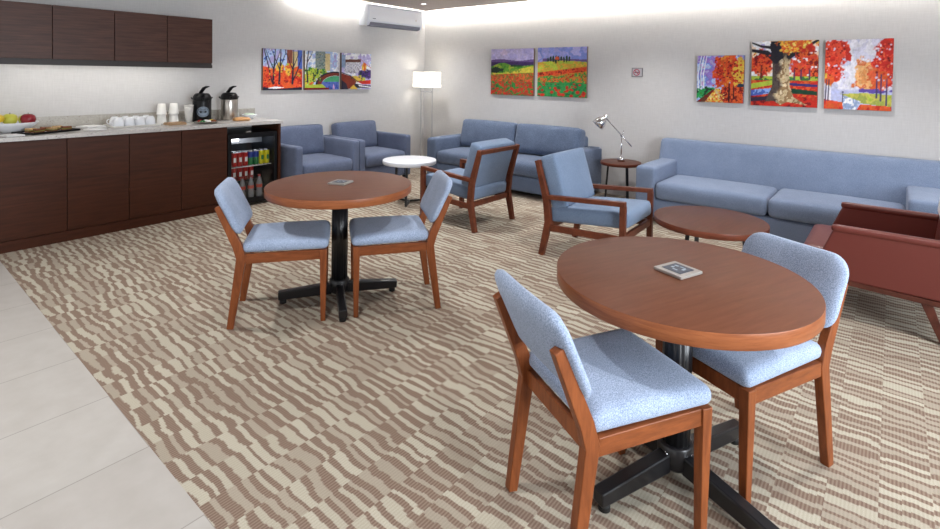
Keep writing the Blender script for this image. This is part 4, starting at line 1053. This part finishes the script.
kn = MB().cyl(arm_hi-Vector((.0, .03, 0)), arm_hi+Vector((0, .03, 0)), .008, n=12); kn.build('knob', M['chrome'], dl)

# floor lamp in the corner
fl_ = thing('floor_lamp', 'tall floor lamp with glowing white shade on twin chrome poles in the corner', 'lamp', (.352, -.30, 0))
MB().box(-.17, .17, -.11, .11, 0, .02, .003).build('base', M['chrome'], fl_)
for s in (-1, 1): MB().box(s*.122-.007, s*.122+.007, -.007, .007, .02, 1.27).build('pole', M['chrome'], fl_)
MB().box(-.122, .122, -.007, .007, 1.188, 1.204).box(-.23, .23, -.006, .006, 1.266, 1.274).build('crossbar', M['chrome'], fl_)
sd = MB()
def shade_ring(hx, hy, z0, z1, th):
    sd.box(-hx, hx, -hy, -hy+th, z0, z1).box(-hx, hx, hy-th, hy, z0, z1).box(-hx, -hx+th, -hy+th, hy-th, z0, z1).box(hx-th, hx, -hy+th, hy-th, z0, z1)
shade_ring(.234, .07, 1.322, 1.505, .004); shade_ring(.237, .073, 1.262, 1.319, .004)
sd.build('lamp_shade', M['shade'], fl_)
MB().sphere((0, 0, 1.40), .03).cyl((0, 0, 1.27), (0, 0, 1.365), .014).build('bulb', M['shade'], fl_)

# ------------------------------------------------------------------ downlights
dl_pos = [(.69, -.73), (2.1, -.9), (3.8, -.9), (5.5, -.9), (7.2, -.9), (.9, -2.6), (2.6, -2.9), (4.4, -2.9), (6.2, -2.9), (2.2, -5.2), (4.2, -5.2), (6.2, -5.2), (4.2, -7.4), (6.4, -7.4), (2.2, -7.4)]
dn0 = None
for i, (x, y) in enumerate(dl_pos):
    if i == 0:
        dn0 = thing('downlight', 'small round recessed downlight in the ceiling near the corner above the air conditioner', 'light', (x, y, PZ), 0, 'recessed ceiling downlights')
        MB().lathe([(.045, -.001), (.05, -.005), (.036, -.006), (.034, -.001)], 28).build('ring', M['white_plastic'], dn0)
        MB().lathe([(.034, -.002), (0, -.003)], 24).build('lens', M['downlight'], dn0)
    elif i in (1, 5): dup(dn0, (x, y, PZ), 0, 'recessed ceiling downlight above the picture, over the %s' % ('middle sofa' if i == 1 else 'club armchairs'))
def spot(x, y, z, power, size=R(110), blend=.9, col=(1, .985, .97), rad=.06):
    l = bpy.data.lights.new('downlight_beam', 'SPOT'); l.energy = power; l.spot_size = size; l.spot_blend = blend; l.color = col; l.shadow_soft_size = rad
    o = bpy.data.objects.new('downlight_beam', l); C.objects.link(o); o.location = (x, y, z); return o
for i, (x, y) in enumerate(dl_pos): spot(x, y, PZ-.02, 80 if i == 0 else 135 if x < 3 else 100)
# lamp bulb
pl_ = bpy.data.lights.new('lamp_bulb', 'POINT'); pl_.energy = 9; pl_.color = (1, .95, .86); pl_.shadow_soft_size = .04
po = bpy.data.objects.new('lamp_bulb', pl_); C.objects.link(po); po.location = (.352, -.30, 1.40)
# daylight through the window wall on the right
ar = bpy.data.lights.new('window_daylight', 'AREA'); ar.shape = 'RECTANGLE'; ar.size = 7; ar.size_y = 1.85; ar.energy = 820; ar.color = (.90, .95, 1)
ao = bpy.data.objects.new('window_daylight', ar); C.objects.link(ao); ao.location = (8.6, -4.45, 1.5); ao.rotation_euler = (0, R(90), 0)
# open lobby behind the camera and sky
w = bpy.data.worlds.new('World'); scene.world = w; w.use_nodes = True
w.node_tree.nodes['Background'].inputs[0].default_value = (.95, .97, 1, 1); w.node_tree.nodes['Background'].inputs[1].default_value = 1.2

# ------------------------------------------------------------------ camera
f, cyp, pitch, roll, yaw, cx, cy_, H_ = 515.3510900229521, 87.50953439908709, 0.02278173790953053, 0.014079940625176948, 0.6884927910710744, 5.991576637514732, -6.089322400070687, 1.4533449840516965
cam = bpy.data.cameras.new('camera'); co = bpy.data.objects.new('camera', cam); C.objects.link(co)
cam.sensor_width = 36; cam.sensor_fit = 'HORIZONTAL'; cam.lens = f/940*36
cam.shift_x = 0; cam.shift_y = -(264.5-cyp)/940
cam.clip_start = .05
fw = Vector((-math.sin(yaw), math.cos(yaw), 0)); rt = Vector((math.cos(yaw), math.sin(yaw), 0)); up = Vector((0, 0, 1))
fw2 = fw*math.cos(pitch)-up*math.sin(pitch); up2 = up*math.cos(pitch)+fw*math.sin(pitch)
# photo rolled by 'roll': image x axis = cos*rt' ...
c_, s_ = math.cos(roll), math.sin(roll)
ix = rt*c_+up2*s_           # world direction of image +x
iy = up2*c_-rt*s_           # world direction of image up
mt = Matrix((ix, iy, -fw2)).transposed().to_4x4(); mt.translation = Vector((cx, cy_, H_))
co.matrix_world = mt
scene.camera = co
scene.view_settings.view_transform = 'Standard'; scene.view_settings.look = 'None'; scene.view_settings.gamma = 1; scene.view_settings.use_curve_mapping = False
scene.view_settings.exposure = 0
scene.cycles.use_denoising = True
